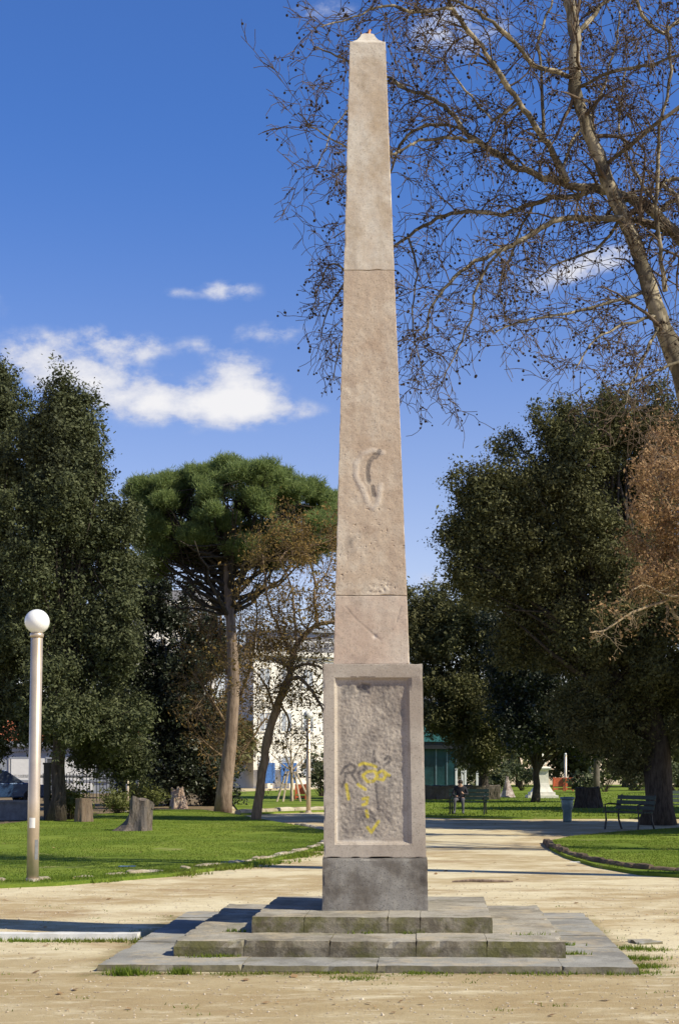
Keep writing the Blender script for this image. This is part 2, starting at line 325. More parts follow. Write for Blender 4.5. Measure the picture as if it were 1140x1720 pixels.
L1n = [(-700,1488),(-200,1487),(0,1486),(100,1482),(200,1474),(290,1467),(340,1460),(400,1453),(450,1445),(500,1434),(545,1420),(572,1408),(585,1402)]
L1f = [(580,1400),(543,1394),(500,1386),(470,1381),(430,1374),(390,1366),(340,1360),(260,1360),(180,1366),(100,1374),(0,1384),(-500,1392)]
lawn_l = gpts(L1n+L1f)
L3n = [(917,1416),(924,1424),(950,1437),(1000,1452),(1075,1465),(1140,1469),(1300,1478),(1900,1490)]
L3f = [(1900,1392),(1200,1389),(1140,1390),(1040,1396),(960,1404),(930,1410)]
lawn_r = gpts(L3n+L3f)
lawn_m = gpts([(405,1367.5),(470,1364),(543,1362),(640,1362),(690,1366),(700,1345),(700,1330),(640,1322),(390,1330),(392,1350)])
lawn_b = gpts([(700,1370),(760,1372),(860,1374),(960,1373),(1140,1373),(1900,1372),(1900,1318),(1200,1318),(700,1318),(690,1340)])
poly_obj('lawn_left', lawn_l, LZ, M['lawn']); poly_obj('lawn_right', lawn_r, LZ, M['lawn'])
poly_obj('lawn_middle', lawn_m, LZ, M['lawn']); poly_obj('lawn_back', lawn_b, LZ, M['lawn'])
far_dirt = poly_obj('earth', gpts([(-1200,1394),(0,1386),(180,1368),(260,1362),(340,1362),(388,1367),(380,1316),(-1200,1316)], .02), .02, M['dirt'])
# ragged grass on the lawns
rng = np.random.RandomState(3)
def blades(n, pts_fn, hmin, hmax, wd, z0, seed):
    r = np.random.RandomState(seed); x, y = pts_fn(r, n); n = len(x)
    h = r.uniform(hmin, hmax, n); a = r.uniform(0, 2*np.pi, n); w_ = wd*r.uniform(.6, 1.3, n)
    c = np.stack([x, y, np.full(n, z0)], 1); s = np.stack([np.cos(a), np.sin(a), 0*a], 1)*w_[:, None]*.5
    lean = np.stack([r.normal(0, .35, n)*h, r.normal(0, .35, n)*h, h], 1)
    return np.stack([c-s, c+s, c+lean], 1).reshape(-1, 3)
def in_lawn(poly, ymin, ymax, xmin, xmax, patch=0.0, px_lo=-60, px_hi=1200):
    def fn(r, n):
        x = r.uniform(xmin, xmax, n*3); y = ymin*(ymax/ymin)**r.uniform(0, 1, n*3)
        k = inpoly(x, y, poly); pxs = x/y*F+CX; k &= (pxs > px_lo) & (pxs < px_hi); x, y = x[k][:n], y[k][:n]
        if patch:
            nz = np.array([noise.noise(Vector((a*.9, b*.9, 3))) for a, b in zip(x, y)]); kk = nz > patch; x, y = x[kk], y[kk]
        return x, y
    return fn
gl = blades(60000, in_lawn(lawn_l, 19.2, 60, -16, 1, -.3), .015, .035, .018, LZ-.005, 1)
gr_ = blades(36000, in_lawn(lawn_r, 21, 46, 3, 12, -.3), .015, .035, .018, LZ-.005, 2)
gb = blades(14000, in_lawn(lawn_b, 46, 90, 1, 25), .03, .07, .05, LZ-.005, 3)
tag(fast('grass', np.concatenate([gl, gr_, gb]), 3, M['grass']), 'short green park grass covering the lawns', 'grass', kind='stuff')
# long weeds along the lawn edge, round the lamp and at the foot of the steps
def along(pts, spread, dens):
    def fn(r, n):
        xs, ys = [], []
        for _ in range(n):
            i = r.randint(len(pts)-1); t = r.rand(); p = pts[i].lerp(pts[i+1], t)
            q = p+Vector((r.normal(0, spread), r.normal(0, spread), 0))
            if noise.noise(q*dens+Vector((5, 1, 0))) > -.05: xs.append(q.x); ys.append(q.y)
        return np.array(xs), np.array(ys)
    return fn
lipL = [G(a, b+1) for a, b in L1n[1:]]
wv = [blades(26000, along(lipL, .22, 1.4), .03, .11, .025, -.005, 11)]

# ------------------------------------------------------------------ obelisk
ROT = R(-2.3); OC = Vector((.012, 13.5, 0))
ob = empty('obelisk', OC, 'tall weathered stone obelisk on a panelled pedestal rising from low grey steps', 'obelisk', rz=ROT)
def seg_dist(x, z, pl):
    d = np.full(x.shape, 9.0)
    for (a, b), (c, e) in zip(pl[:-1], pl[1:]):
        vx, vz = c-a, e-b; t = np.clip(((x-a)*vx+(z-b)*vz)/(vx*vx+vz*vz+1e-12), 0, 1)
        d = np.minimum(d, np.hypot(x-a-t*vx, z-b-t*vz))
    return d
def sbox(name, mat, nx, ny, nz, fn, amp, chip, seed, parent, front=None, xs=None, zs=None, marks=None, nsc=6.0, edge=None):
    """a worn stone block: subdivided box, noise on every vertex, chipped edges; front(x01,z01,pos)->extra inward depth"""
    U_ = np.linspace(0, 1, nx+1) if xs is None else np.array(xs); W_ = np.linspace(0, 1, nz+1) if zs is None else np.array(zs)
    V_ = np.linspace(0, 1, ny+1); nx, nz = len(U_)-1, len(W_)-1
    vs, idx, fs, mk = [], {}, [], []
    def vid(i, j, k):
        key = (i, j, k)
        if key in idx: return idx[key]
        u, v, w_ = U_[i], V_[j], W_[k]; p = Vector(fn(u, v, w_))
        ex = (i in (0, nx))+(j in (0, ny))+(k in (0, nz)); s = Vector((seed*3.1, seed*1.7, 0))
        q = noise.noise_vector(p*nsc+s)+noise.noise_vector(p*21+s)*.6; p = p+q*amp
        if ex >= 2 and (edge is None or (k == nz and edge(p))):
            c = .35+1.1*max(0, noise.noise(p*9+s)-.12)*3; cen = Vector(fn(.5, .5, .5))
            d = Vector(fn(.5 if i in (0, nx) else u, .5 if j in (0, ny) else v, .5 if k in (0, nz) else w_))-p
            if d.length > 1e-6: p = p+d.normalized()*chip*c
        m_ = (0, 0, 0)
        if j == 0 and front is not None and 0 < i < nx and 0 < k < nz:
            dep, m_ = front(p.x, p.z); p.y += dep
        idx[key] = len(vs); vs.append(p); mk.append(m_); return idx[key]
    for i in range(nx):
        for k in range(nz):
            fs.append((vid(i, 0, k), vid(i+1, 0, k), vid(i+1, 0, k+1), vid(i, 0, k+1)))
            fs.append((vid(i, ny, k), vid(i, ny, k+1), vid(i+1, ny, k+1), vid(i+1, ny, k)))
    for j in range(ny):
        for k in range(nz):
            fs.append((vid(0, j, k), vid(0, j, k+1), vid(0, j+1, k+1), vid(0, j+1, k)))
            fs.append((vid(nx, j, k), vid(nx, j+1, k), vid(nx, j+1, k+1), vid(nx, j, k+1)))
    for i in range(nx):
        for j in range(ny):
            fs.append((vid(i, j, 0), vid(i, j+1, 0), vid(i+1, j+1, 0), vid(i+1, j, 0)))
            fs.append((vid(i, j, nz), vid(i+1, j, nz), vid(i+1, j+1, nz), vid(i, j+1, nz)))
    b = MB(); b.add(vs, fs); o = b.build(name, mat, parent)
    if front is not None:
        at = o.data.color_attributes.new('mark', 'FLOAT_COLOR', 'POINT')
        at.data.foreach_set('color', np.array([(m[0], m[1], m[2], 1) for m in mk], dtype=np.float32).ravel())
    return o
def boxfn(x0, x1, y0, y1, z0, z1, dx=0, tp=0):
    def f(u, v, w_):
        cx, cy = (x0+x1)/2, (y0+y1)/2; k = 1-tp*w_
        return (cx+(x0+(x1-x0)*u-cx)*k+dx*w_, cy+(y0+(y1-y0)*v-cy)*k, z0+(z1-z0)*w_)
    return f
# three steps, each of several blocks
def ring_step(z0, z1, h, inner, cuts, amp, chip, mat, seed, label, gap=.004, hx=None):
    b = MB(); root = None; objs = []
    hx = hx or h
    fr = [(-hx+2*hx*a, -hx+2*hx*c, -h, -inner) for a, c in zip(cuts[0][:-1], cuts[0][1:])]
    bk = [(-hx+2*hx*a, -hx+2*hx*c, inner, h) for a, c in zip(cuts[1][:-1], cuts[1][1:])]
    sides = []
    for sgn, cc in ((-1, cuts[2]), (1, cuts[3])):
        for a, c in zip(cc[:-1], cc[1:]):
            ya, yb = -inner+2*inner*a, -inner+2*inner*c
            sides.append((-hx, -inner, ya, yb) if sgn < 0 else (inner, hx, ya, yb))
    allv, allf = [], []
    for i, (x0, x1, y0, y1) in enumerate(fr+bk+sides):
        r = random.Random(seed*50+i); dz = r.uniform(-.004, .004); g = gap*.5
        o = sbox('t', mat, max(2, int((x1-x0)/.06)), max(2, int((y1-y0)/.06)), max(2, int((z1-z0)/.035)),
                 boxfn(x0+g, x1-g, y0+g, y1-g, z0-.03, z1+dz), amp, chip, seed*9, None, edge=lambda p: abs(p.x) > hx-.05 or abs(p.y) > h-.05)
        k = len(allv); allv += [v.co.copy() for v in o.data.vertices]; allf += [tuple(q+k for q in f.vertices) for f in o.data.polygons]
        me = o.data; bpy.data.objects.remove(o); bpy.data.meshes.remove(me)
    b.add(allv, allf)
    core = .012
    b.box(-inner-.02, inner+.02, -inner-.02, inner+.02, z0, z1-core)
    o = b.build('step', mat, ob); o['label'] = label; return o
Z1, Z2, Z3, Z4 = .055, .187, .323, .795
ring_step(0, Z1, 2.12, 1.50, [[0, .27, .52, .86, 1], [0, .3, .6, 1], [0, .3, .62, 1], [0, .22, .5, .8, 1]], .004, .014, M['slab'], 1, 'lowest step, a nearly flush ring of grey slabs')
ring_step(Z1, Z2, 1.60, .98, [[0, .18, .40, .62, .80, 1], [0, .4, .7, 1], [0, .5, 1], [0, .45, 1]], .006, .024, M['step'], 2, 'middle step with mossy chipped front')
ring_step(Z2, Z3, 1.03, .45, [[0, .22, .565, .70, 1], [0, .5, 1], [0, .5, 1], [0, .5, 1]], .004, .017, M['step'], 3, 'top step of worn grey blocks')
# dark base block
sbox('base_block', M['base'], 40, 10, 20, boxfn(-.474, .474, -.474, .474, Z3-.02, Z4, tp=.01), .003, .006, 31, ob)
# pedestal with a sunk panel on its front
PZ0, PZ1 = Z4, 2.535
def pz(py): return EYE+(HY-py)/F*13.07
def pxx(px): return (px-CX)/F*13.07-.012
ax0, ax1, az0, az1 = pxx(565), pxx(690), pz(1417), pz(1138)
def lines(a, b, lo, hi, n_out, n_in, st):
    s = lambda v: (v-a)/(b-a)
    inner = np.linspace(lo+st[-1], hi-st[-1], n_in)
    l = list(np.linspace(a, lo, n_out, endpoint=False))+[lo+t for t in st[:-1]]+list(inner)+[hi-t for t in st[:-1]][::-1]+list(np.linspace(hi, b, n_out+1)[1:])
    return [s(v) for v in sorted(l)]
ST = [0, .002, .010, .0125, .024]
BLK = [[(575,1300),(581,1289),(592,1283),(600,1288),(597,1297),(583,1299)],[(583,1299),(581,1312),(577,1322)],[(592,1299),(597,1306),(602,1316)],
       [(604,1298),(611,1294),(617,1293),(615,1287)],[(634,1318),(636,1345),(640,1362)],[(640,1290),(636,1303),(638,1307)],[(655,1303),(657,1305)],
       [(630,1262),(632,1280)],[(648,1276),(655,1270),(658,1278),(650,1284)],[(625,1364),(632,1378)],[(604,1358),(612,1359)]]
YEL = [[(606,1285),(612,1282),(624,1284),(634,1288)],[(612,1302),(620,1296),(632,1295),(636,1304),(630,1312),(620,1313),(612,1304)],[(636,1308),(646,1310),(652,1300),(645,1294),(638,1298)],
       [(648,1299),(656,1302)],[(584,1318),(586,1330),(588,1342)],[(604,1318),(616,1326)],[(612,1342),(620,1340),(618,1350),(612,1352)],[(620,1390),(626,1398),(634,1386),(638,1380)],[(618,1362),(620,1372)]]
WHT = [[(568,1340),(566,1380),(568,1412)],[(582,1415),(640,1418)]]
def cv(pl, f1=pxx, f2=pz): return [(f1(a), f2(b)) for a, b in pl]
BLK = [cv(p) for p in BLK]; YEL = [cv(p) for p in YEL]; WHT = [cv(p) for p in WHT]
def strokes(x, z, pls, wd, soft):
    a = np.array([x]); b = np.array([z]); d = min(float(seg_dist(a, b, p)[0]) for p in pls)
    return max(0., min(1., 1-(d-wd)/soft))
def panel(x, z):
    tx = min(x-ax0, ax1-x); tz = min(z-az0, az1-z); t = min(tx, tz)
    if t <= .0005: return 0, (0, 0, 0)
    dep = np.interp(t, [0, .002, .010, .0125, .024], [0, .013, .014, .025, .031])
    m_ = (0, 0, 0)
    if t > .022:
        k = min(1, (t-.022)/.04); q = Vector((x, 0, z))
        dep += k*(.0045*noise.fractal(q*11, .8, 2.1, 5)+.0022*noise.noise(Vector((x*40, 3, z*40))))
        y_ = strokes(x, z, YEL, .009, .010); bk = strokes(x, z, BLK, .008, .009)*.9; wh = strokes(x, z, WHT, .01, .03)
        d = math.hypot((x-pxx(613))/.085, (z-pz(1157))/.07)
        hole = max(0, min(1, 2.2-d*2.4+.9*noise.noise(q*22))); dep += hole*.012
        gr = max(0, .32+.6*noise.fractal(q*5+Vector((3, 1, 2)), 1, 2, 4)+.35*noise.noise(q*30))*.75*k; m_ = (y_, max(bk, hole*.95, gr), wh*.7)
    return float(dep), m_
sbox('pedestal', M['ped'], 0, 6, 0, boxfn(-.458, .458, -.455, .455, PZ0+.002, PZ1, dx=-.02, tp=.03), .0012, .005, 41, ob, front=panel,
     xs=lines(-.458, .458, ax0, ax1, 6, 84, ST), zs=lines(PZ0, PZ1, az0, az1, 10, 190, ST))
# shaft of three stones, then the small hollow-sided cap
SZ = [PZ1, 3.158, 6.13, 8.243]
def sw(z): return .3437+(.1633-.3437)*(z-SZ[0])/(SZ[3]-SZ[0])
def scx(z): return -.030+(-.066+.030)*(z-SZ[0])/(SZ[3]-SZ[0])
def shaftfn(z0, z1, inset=0):
    def f(u, v, w_):
        z = z0+(z1-z0)*w_; h = sw(z)-inset; c = scx(z); return (c-h+2*h*u, -h+2*h*v, z)
    return f
def mz(py): return EYE+(HY-py)/F*13.2
def mx_(px): return (px-CX)/F*13.2-.012
EAR = [cv(p, mx_, mz) for p in ([(612,822),(600,800),(601,778),(612,762),(628,756),(646,760)], [(612,822),(622,848),(630,854),(638,845),(642,815)])]
EARD = [cv([(632,764),(622,775),(619,790),(621,808)], mx_, mz), cv([(628,818),(630,832)], mx_, mz), cv([(639,757),(632,768)], mx_, mz)]
SCR = [cv(p, mx_, mz) for p in ([(583,1020),(600,1040)], [(600,1040),(632,1068),(640,1075)], [(668,1045),(676,1020)])]
def shaft_mid(x, z):
    d = strokes(x, z, EAR, .010, .024)*min(1, .95+.6*noise.noise(Vector((x*11, 3, z*11)))); k = strokes(x, z, EARD, .012, .014); q = Vector((x, 0, z))
    dep = -.0048*d+.0045*k+.002*noise.fractal(q*14, 1, 2, 3)
    pit = max(0, noise.noise(q*42)-.5)*1.6; low = max(0, min(1, (4.4-z)/1.0)); dep += pit*.014*(.35+low)
    st = max(0, 1-math.hypot((x-mx_(592))/.07, (z-mz(915))/.13))*(.5+noise.noise(q*20))
    scar = strokes(x, z, [cv([(628,992),(650,985)], mx_, mz)], .03, .03)*max(0, noise.noise(q*30)+.15)
    dep += scar*.010
    return dep, (0, min(1, (.75*k+pit*.5)+max(0, st)*.9), d*.42+scar*.3)
def shaft_lo(x, z):
    d = strokes(x, z, SCR, .003, .012); q = Vector((x, 0, z)); c = max(0, 1-math.hypot(x-mx_(632), z-mz(1070))/.03)
    return .0018*d+.008*c+.002*noise.fractal(q*12, 1, 2, 3), (0, .22*d, c*.8)
def shaft_up(x, z):
    q = Vector((x, 0, z)); return .002*noise.fractal(q*10, 1, 2, 3), (0, max(0, noise.noise(q*48)-.55)*2, 0)
sbox('shaft_block', M['shaft_low'], 64, 6, 70, shaftfn(SZ[0]+.002, SZ[1]-.002), .001, .005, 51, ob, front=shaft_lo)['label'] = 'lowest stone of the shaft'
sbox('shaft_block', M['shaft'], 64, 6, 330, shaftfn(SZ[1]+.002, SZ[2]-.0015), .001, .005, 52, ob, front=shaft_mid)['label'] = 'long middle stone of the shaft with ear-shaped scar'
sbox('shaft_block', M['shaft_top'], 36, 6, 180, shaftfn(SZ[2]+.0015, SZ[3]), .001, .004, 53, ob, front=shaft_up)['label'] = 'pale top stone of the shaft'
for z in (SZ[1], SZ[2]):
    h = sw(z)-.012; MB().box(scx(z)-h, scx(z)+h, -h, h, z-.01, z+.01).build('mortar_joint', M['ped'], ob)
cp = MB(); cx = scx(SZ[3]); prof = [(.152, 0), (.13, .022), (.098, .05), (.074, .085), (.055, .125), (.03, .142)]
vs = []; fs = []
for (h, z) in prof:
    for (a, b_) in ((-1, -1), (1, -1), (1, 1), (-1, 1)): vs.append((cx+a*h, b_*h, SZ[3]+z-.002))
for i in range(len(prof)-1):
    for k in range(4): fs.append((i*4+k, i*4+(k+1) % 4, (i+1)*4+(k+1) % 4, (i+1)*4+k))
fs.append((0, 3, 2, 1)); e = (len(prof)-1)*4; fs.append((e, e+1, e+2, e+3)); cp.add(vs, fs)
cp.build('capstone', M['shaft_top'], ob)
fz = MB(); fz.tube([(cx+.01, 0, SZ[3]+.12), (cx+.012, 0, SZ[3]+.155), (cx+.02, 0, SZ[3]+.19)], [.016, .014, .011], 8)
fz.tube([(cx-.02, .01, SZ[3]+.12), (cx-.03, .01, SZ[3]+.16)], [.012, .009], 6)
fz.build('finial', plain('rusty_copper', (.5, .2, .08), .5, .5), ob)

for o in ob.children:
    if o.name.split('.')[0] in ('base_block', 'pedestal', 'shaft_block', 'mortar_joint', 'capstone', 'finial'): o.rotation_euler = (0, 0, R(2.5)); o.location.x = -.016
# weeds at the step feet
def tufts(spots, seed):
    r = np.random.RandomState(seed); out = []
    for (x, y, rad, n, h) in spots:
        def fn(rr, k, x=x, y=y, rad=rad): return x+rr.normal(0, rad, k), y+rr.normal(0, rad*.5, k)
        out.append(blades(n, fn, h*.4, h, .011, -.003, r.randint(1e6)))
    return out
spots = [(-1.93, 11.27, .07, 300, .09), (-1.5, 11.32, .05, 160, .08), (-1.1, 11.3, .10, 120, .035), (-.15, 11.05, .10, 220, .035), (.35, 11.3, .2, 120, .03), (1.35, 11.36, .15, 260, .05), (1.9, 11.36, .15, 300, .05),
         (2.18, 11.7, .10, 250, .05), (2.2, 12.2, .12, 300, .05), (2.25, 12.9, .12, 260, .05), (-2.1, 13.35, .08, 160, .08), (2.4, 12.8, .12, 200, .04)]
for k in range(40):
    a = random.uniform(-2.1, 2.1); spots.append((a, 11.34+random.uniform(-.03, .02), .05, random.randint(10, 50), .035))
for k in range(60):
    a = random.uniform(-5, -2.3); spots.append((a, 13.45+random.uniform(-.06, .03), .07, random.randint(15, 50), .05))
for k in range(120): spots.append((random.uniform(-6, 5), random.uniform(9.3, 17), .06, random.randint(3, 14), .03))
wv += tufts(spots, 5)
mosss = []
for (x, y, z, n) in [(-1.25, 11.93, Z1, 120), (-1.4, 11.9, Z1, 60), (.0, 11.95, Z1, 60), (.6, 11.93, Z1, 50), (.3, 12.46, Z2, 60), (-.1, 12.46, Z2, 30), (1.3, 12.3, Z2, 40), (-1.2, 12.6, Z2, 60), (1.62, 12.1, Z1, 120), (1.62, 12.7, Z1, 80)]:
    mosss.append(blades(n, lambda rr, k, x=x, y=y: (x+rr.normal(0, .07, k), y+rr.normal(0, .02, k)), .015, .045, .012, z-.003, int(n+abs(x)*99)))
tag(fast('weeds', np.concatenate(wv+mosss), 3, M['grass']), 'weeds and grass tufts sprouting along the steps and lawn edge', 'weeds', kind='stuff')

# gravel stones
def pebbles(n, seed):
    r = random.Random(seed); b = MB(); oc = [(1,0,0),(-1,0,0),(0,1,0),(0,-1,0),(0,0,1),(0,0,-1)]; of = [(0,2,4),(2,1,4),(1,3,4),(3,0,4),(2,0,5),(1,2,5),(3,1,5),(0,3,5)]
    V = []
    for i in range(n):
        y = r.uniform(9, 20)**1.0; x = r.uniform(-.32, .28)*y; s = r.choice([.004, .005, .006, .008, .011]) * (1.6 if r.random() < .04 else 1)
        if abs(x-OC.x) < 2.12 and abs(y-13.5) < 2.12: continue
        sc = [s*r.uniform(.7, 1.4) for _ in range(3)]; an = r.uniform(0, 6.28); ca, sa = math.cos(an), math.sin(an)
        vv = [(x+(a*sc[0])*ca-(c*sc[1])*sa, y+(a*sc[0])*sa+(c*sc[1])*ca, .002+e*sc[2]*.7) for a, c, e in oc]
        for f in of: V += [vv[f[0]], vv[f[1]], vv[f[2]]]
    return np.array(V)
m, nt, p = mat_new('pebble'); N = NT(nt); 
col = N.mix(N.ramp(N.noise(7, 3, .6), .35, .65), (.34, .26, .17), (.58, .50, .38)); nt.links.new(col, p.inputs['Base Color']); p.inputs['Roughness'].default_value = .9; M['pebble'] = m
tag(fast('gravel_stones', pebbles(5500, 4), 3, M['pebble']), 'small loose stones scattered over the sandy ground', 'gravel', kind='stuff')

def unit(v): return v/np.maximum(1e-9, np.linalg.norm(v, axis=1))[:, None]
def leaf_quads(pos, out, size, asp, r, bias=.6, up=.4):
    n = len(pos); nr = unit(out*bias+r.normal(0, 1, (n, 3))*.75+np.array([0, 0, up])); a = unit(r.normal(0, 1, (n, 3)))
    t = unit(np.cross(nr, a)); b = np.cross(nr, t); s = (size*np.clip(np.exp(r.normal(-.05, .38, n)), .4, 2.2))[:, None]
    return np.stack([pos+t*s, pos+b*s*asp, pos-t*s, pos-b*s*asp], 1).reshape(-1, 3)
def fallen(n, seed):
    r = np.random.RandomState(seed); y = 9.2*(60/9.2)**r.rand(n); x = r.uniform(-.27, .23, n)*y
    keep = ~((np.abs(x) < 2.3) & (np.abs(y-13.5) < 2.2)); x, y = x[keep], y[keep]; n = len(x)
    z = np.where(inpoly(x, y, lawn_l) | inpoly(x, y, lawn_r) | inpoly(x, y, lawn_b), LZ+.03, .012)
    return leaf_quads(np.stack([x, y, z], 1), np.tile([[0, 0, 1.]], (n, 1)), .024, .6, r, bias=3, up=2)
tag(fast('fallen_leaves', fallen(500, 9), 4, M['leaf_br']), 'dry brown leaves scattered over gravel and lawns', 'leaves', kind='stuff')
# ------------------------------------------------------------------ kerbs
def kerb_line(pts, b, wid, hgt, L, gapp, seed, skip=None):
    r = random.Random(seed); pos = 0; P_ = [Vector((p[0], p[1], 0)) for p in pts]
    seg = [(P_[i+1]-P_[i]).length for i in range(len(P_)-1)]; tot = sum(seg)
    def at(s):
        for i, l in enumerate(seg):
            if s <= l: return P_[i].lerp(P_[i+1], s/l)
            s -= l
        return P_[-1]
    while pos < tot:
        l = L*r.uniform(.45, 1.3)*(.6 if at(pos).x/max(1, at(pos).y)*F+CX < 330 else 1); a, c = at(pos), at(min(tot, pos+l-gapp)); pos += l
        if skip and skip(a, r): continue
        d = (c-a)
        if d.length < .05: continue
        n_ = Vector((-d.y, d.x, 0)).normalized(); w2 = wid*r.uniform(.85, 1.1)/2; h = hgt*r.uniform(.75, 1.1)
        K = 5; vs = []; fs = []
        for i in range(K+1):
            t = i/K; m_ = a.lerp(c, t)
            for (o, z) in ((-w2, -.03), (-w2*.95, h*.72), (-w2*.6, h), (w2*.6, h), (w2*.95, h*.72), (w2, -.03)):
                q = m_+n_*o+Vector((0, 0, z)); q += noise.noise_vector(q*7)*.022; 
                if i in (0, K): q += (m_-q)*.12
                vs.append(q)
        for i in range(K):
            for j in range(5): fs.append((i*6+j, i*6+j+1, i*6+j+7, i*6+j+6))
        fs += [tuple(range(6))[::-1], tuple(range(K*6, K*6+6))]; b.add(vs, fs)
kb = MB()
kerb_line([G(a, b) for a, b in L1n[1:]], kb, .18, .085, .55, .02, 4, skip=lambda a, r: (a.x/a.y*F+CX < 330 and r.random() < .38))
kerb_line([G(a, b) for a, b in [(545,1420),(575,1405),(583,1399),(543,1395),(500,1387)]], kb, .2, .1, .6, .02, 5)
kerb_line([G(a, b) for a, b in [(400,1368),(470,1364.5),(543,1362),(640,1362)]], kb, .3, .18, .9, .03, 6)
tag(kb.build('kerb_left', M['kerb']), kind='structure')
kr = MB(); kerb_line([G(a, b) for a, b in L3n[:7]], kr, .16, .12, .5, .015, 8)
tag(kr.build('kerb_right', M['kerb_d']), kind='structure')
# white marble edging strip running into the steps
b = MB()
me_ = empty('edging_stone', (-2.2, 13.55, 0), 'long white marble edging strip lying on the gravel left of the steps', 'edging')
o = sbox('slab', M['marble'], 60, 3, 2, boxfn(-5.6, 0, 0, .17, -.05, .062), .004, .008, 71, me_)
# loose flat stone right of the steps
fs_ = sbox('paving_stone', M['slab'], 8, 6, 2, boxfn(-.12, .12, -.13, .13, -.03, .022), .012, .02, 72, None); fs_.location = (2.46, 13.35, 0); fs_.rotation_euler = (0, 0, .3)
tag(fs_, 'loose flat grey stone sunk beside the right edge of the steps', 'stone')

# ------------------------------------------------------------------ lamps
def lamp_post(base, h, r, rg, label, lean=0.0, group='white globe lamp posts', detail=True, bits=24):
    t = empty('lamp_post', base, label, 'lamp post', group)
    t.rotation_euler = (0, lean, 0)
    pb = MB(); pb.lathe([(r*.98, -.1), (r*.98, h*.35), (r*.96, h*.352), (r*.96, h*.998), (r*.80, h)], bits)
    pb.build('pole', M['steel'], t, True)
    c = MB(); c.lathe([(r*1.05, h-.03), (r*1.12, h-.01), (r*1.12, h+.02), (r*.7, h+.05)], bits); c.build('collar', M['steel'], t, True)
    g = MB(); g.lathe([(max(.004, rg*math.sin(a)), h+.02+rg-rg*math.cos(a)) for a in np.linspace(.02, math.pi-.02, 20)], bits); g.build('globe', M['globe'], t, True)
    f = MB(); f.lathe([(r*1.7, -.02), (r*1.7, .02), (r*1.15, .045), (r*1.1, .09)], bits); f.build('base_plate', M['steel'], t)
    if detail:
        bx = MB(); vs = [(1.02*r*math.sin(a), -1.02*r*math.cos(a), z) for z in (.78, .80, .90, .92) for a in (-.5, -.25, 0, .25, .5)]
        bx.add(vs, [(q*5+i, q*5+i+1, q*5+i+6, q*5+i+5) for q in range(3) for i in range(4)]); bx.build('glare_spot', M['white'], t, True)  # glare on the pole, painted as a small white patch
        dr = MB(); vs = [(1.015*r*math.sin(a), -1.015*r*math.cos(a), z) for z in (.35, .62) for a in (.5, .8, 1.1)]; dr.add(vs, [(0,1,4,3),(1,2,5,4)]); dr.build('access_door', M['conc'], t, True)
    return t
lb = G(55, 1486); lamp_post((lb.x, lb.y, 0), 3.42, .083, .168, 'tall pale steel lamp post with white globe at the near left lawn edge', .018)
lb = G(518, 1365.5); lamp_post((lb.x, lb.y, 0), 3.3, .085, .17, 'slim globe lamp post by the far kerb just left of the pedestal', 0, detail=False, bits=12)
for px, py, lab in ((214.5, 1362, 'left one of two thin distant lamp posts behind the leafy bush'), (231, 1358, 'right one of two thin distant lamp posts behind the leafy bush'),
                    (949, 1326, 'distant white lamp post right of the marble pedestal monument'), (992, 1328, 'distant white lamp post beside a pale bare trunk')):
    lb = G(px, py, .05); s = lb.y/50; lamp_post((lb.x, lb.y, 0), (py-1268)/F*lb.y, .045*s+.01, .085, lab, 0, detail=False, bits=10)

# ------------------------------------------------------------------ trees
def lob(px, py, rx, ry, D, dd=0, depth=1.0):
    c = P(px, py, D+dd); s = (D+dd)/F; return (c.x, c.y, c.z, rx*s, rx*s*depth, ry*s)
def crown(lobes, n_leaf, size, seed, clump=.38, per=70, asp=.5, spike=.0, shell=.45, up=.4, flat=.8, sub=0):
    r = np.random.RandomState(seed); L = np.array(lobes)
    if sub:
        out = []
        for l in L:
            l = np.array(l); l[3:] *= .86; out.append([l[0], l[1], l[2], l[3]*.7, l[4]*.7, l[5]*.7])
            for q in range(int(5+l[3]*l[5]*2.4)):
                d0 = unit(r.normal(0, 1, (1, 3))+np.array([[0, -.35, .2]]))[0]; k = r.uniform(.3, .75)*sub; c0 = l[:3]+d0*l[3:]*r.uniform(.8, 1.12)
                ln = r.uniform(1.0, 1.7); out.append([c0[0], c0[1], c0[2], k, k, k*.8]); out.append([c0[0]+d0[0]*k*ln*.6, c0[1]+d0[1]*k*ln*.6, c0[2]+(d0[2]+.5)*k*ln*.6, k*.55, k*.55, k*.6])
        L = np.array(out)
    ar = (L[:, 3]*L[:, 5])**.8; ar = ar/ar.sum(); nc = int(n_leaf/per)
    ids = r.choice(len(L), nc, p=ar); d = unit(r.normal(0, 1, (nc, 3))); rad = shell+(1.02-shell)*r.rand(nc)**.6
    c = L[ids, :3]+d*rad[:, None]*L[ids, 3:]
    cr = clump*r.uniform(.55, 1.4, nc); st = r.rand(nc) < spike
    rep = r.poisson(per, nc).clip(5); idx = np.repeat(np.arange(nc), rep); n = len(idx)
    off = r.normal(0, .5, (n, 3)); off[:, 2] *= flat
    pos = c[idx]+off*cr[idx][:, None]
    dirs = unit(d+np.array([0, 0, .7])); k = st[idx]; pos[k] = c[idx][k]+dirs[idx][k]*(r.rand(k.sum())**1.0*2.2*cr[idx][k])[:, None]+r.normal(0, .10, (k.sum(), 3))
    return leaf_quads(pos, d[idx]*.7+unit(off)*.5, size, asp, r, up=up), c
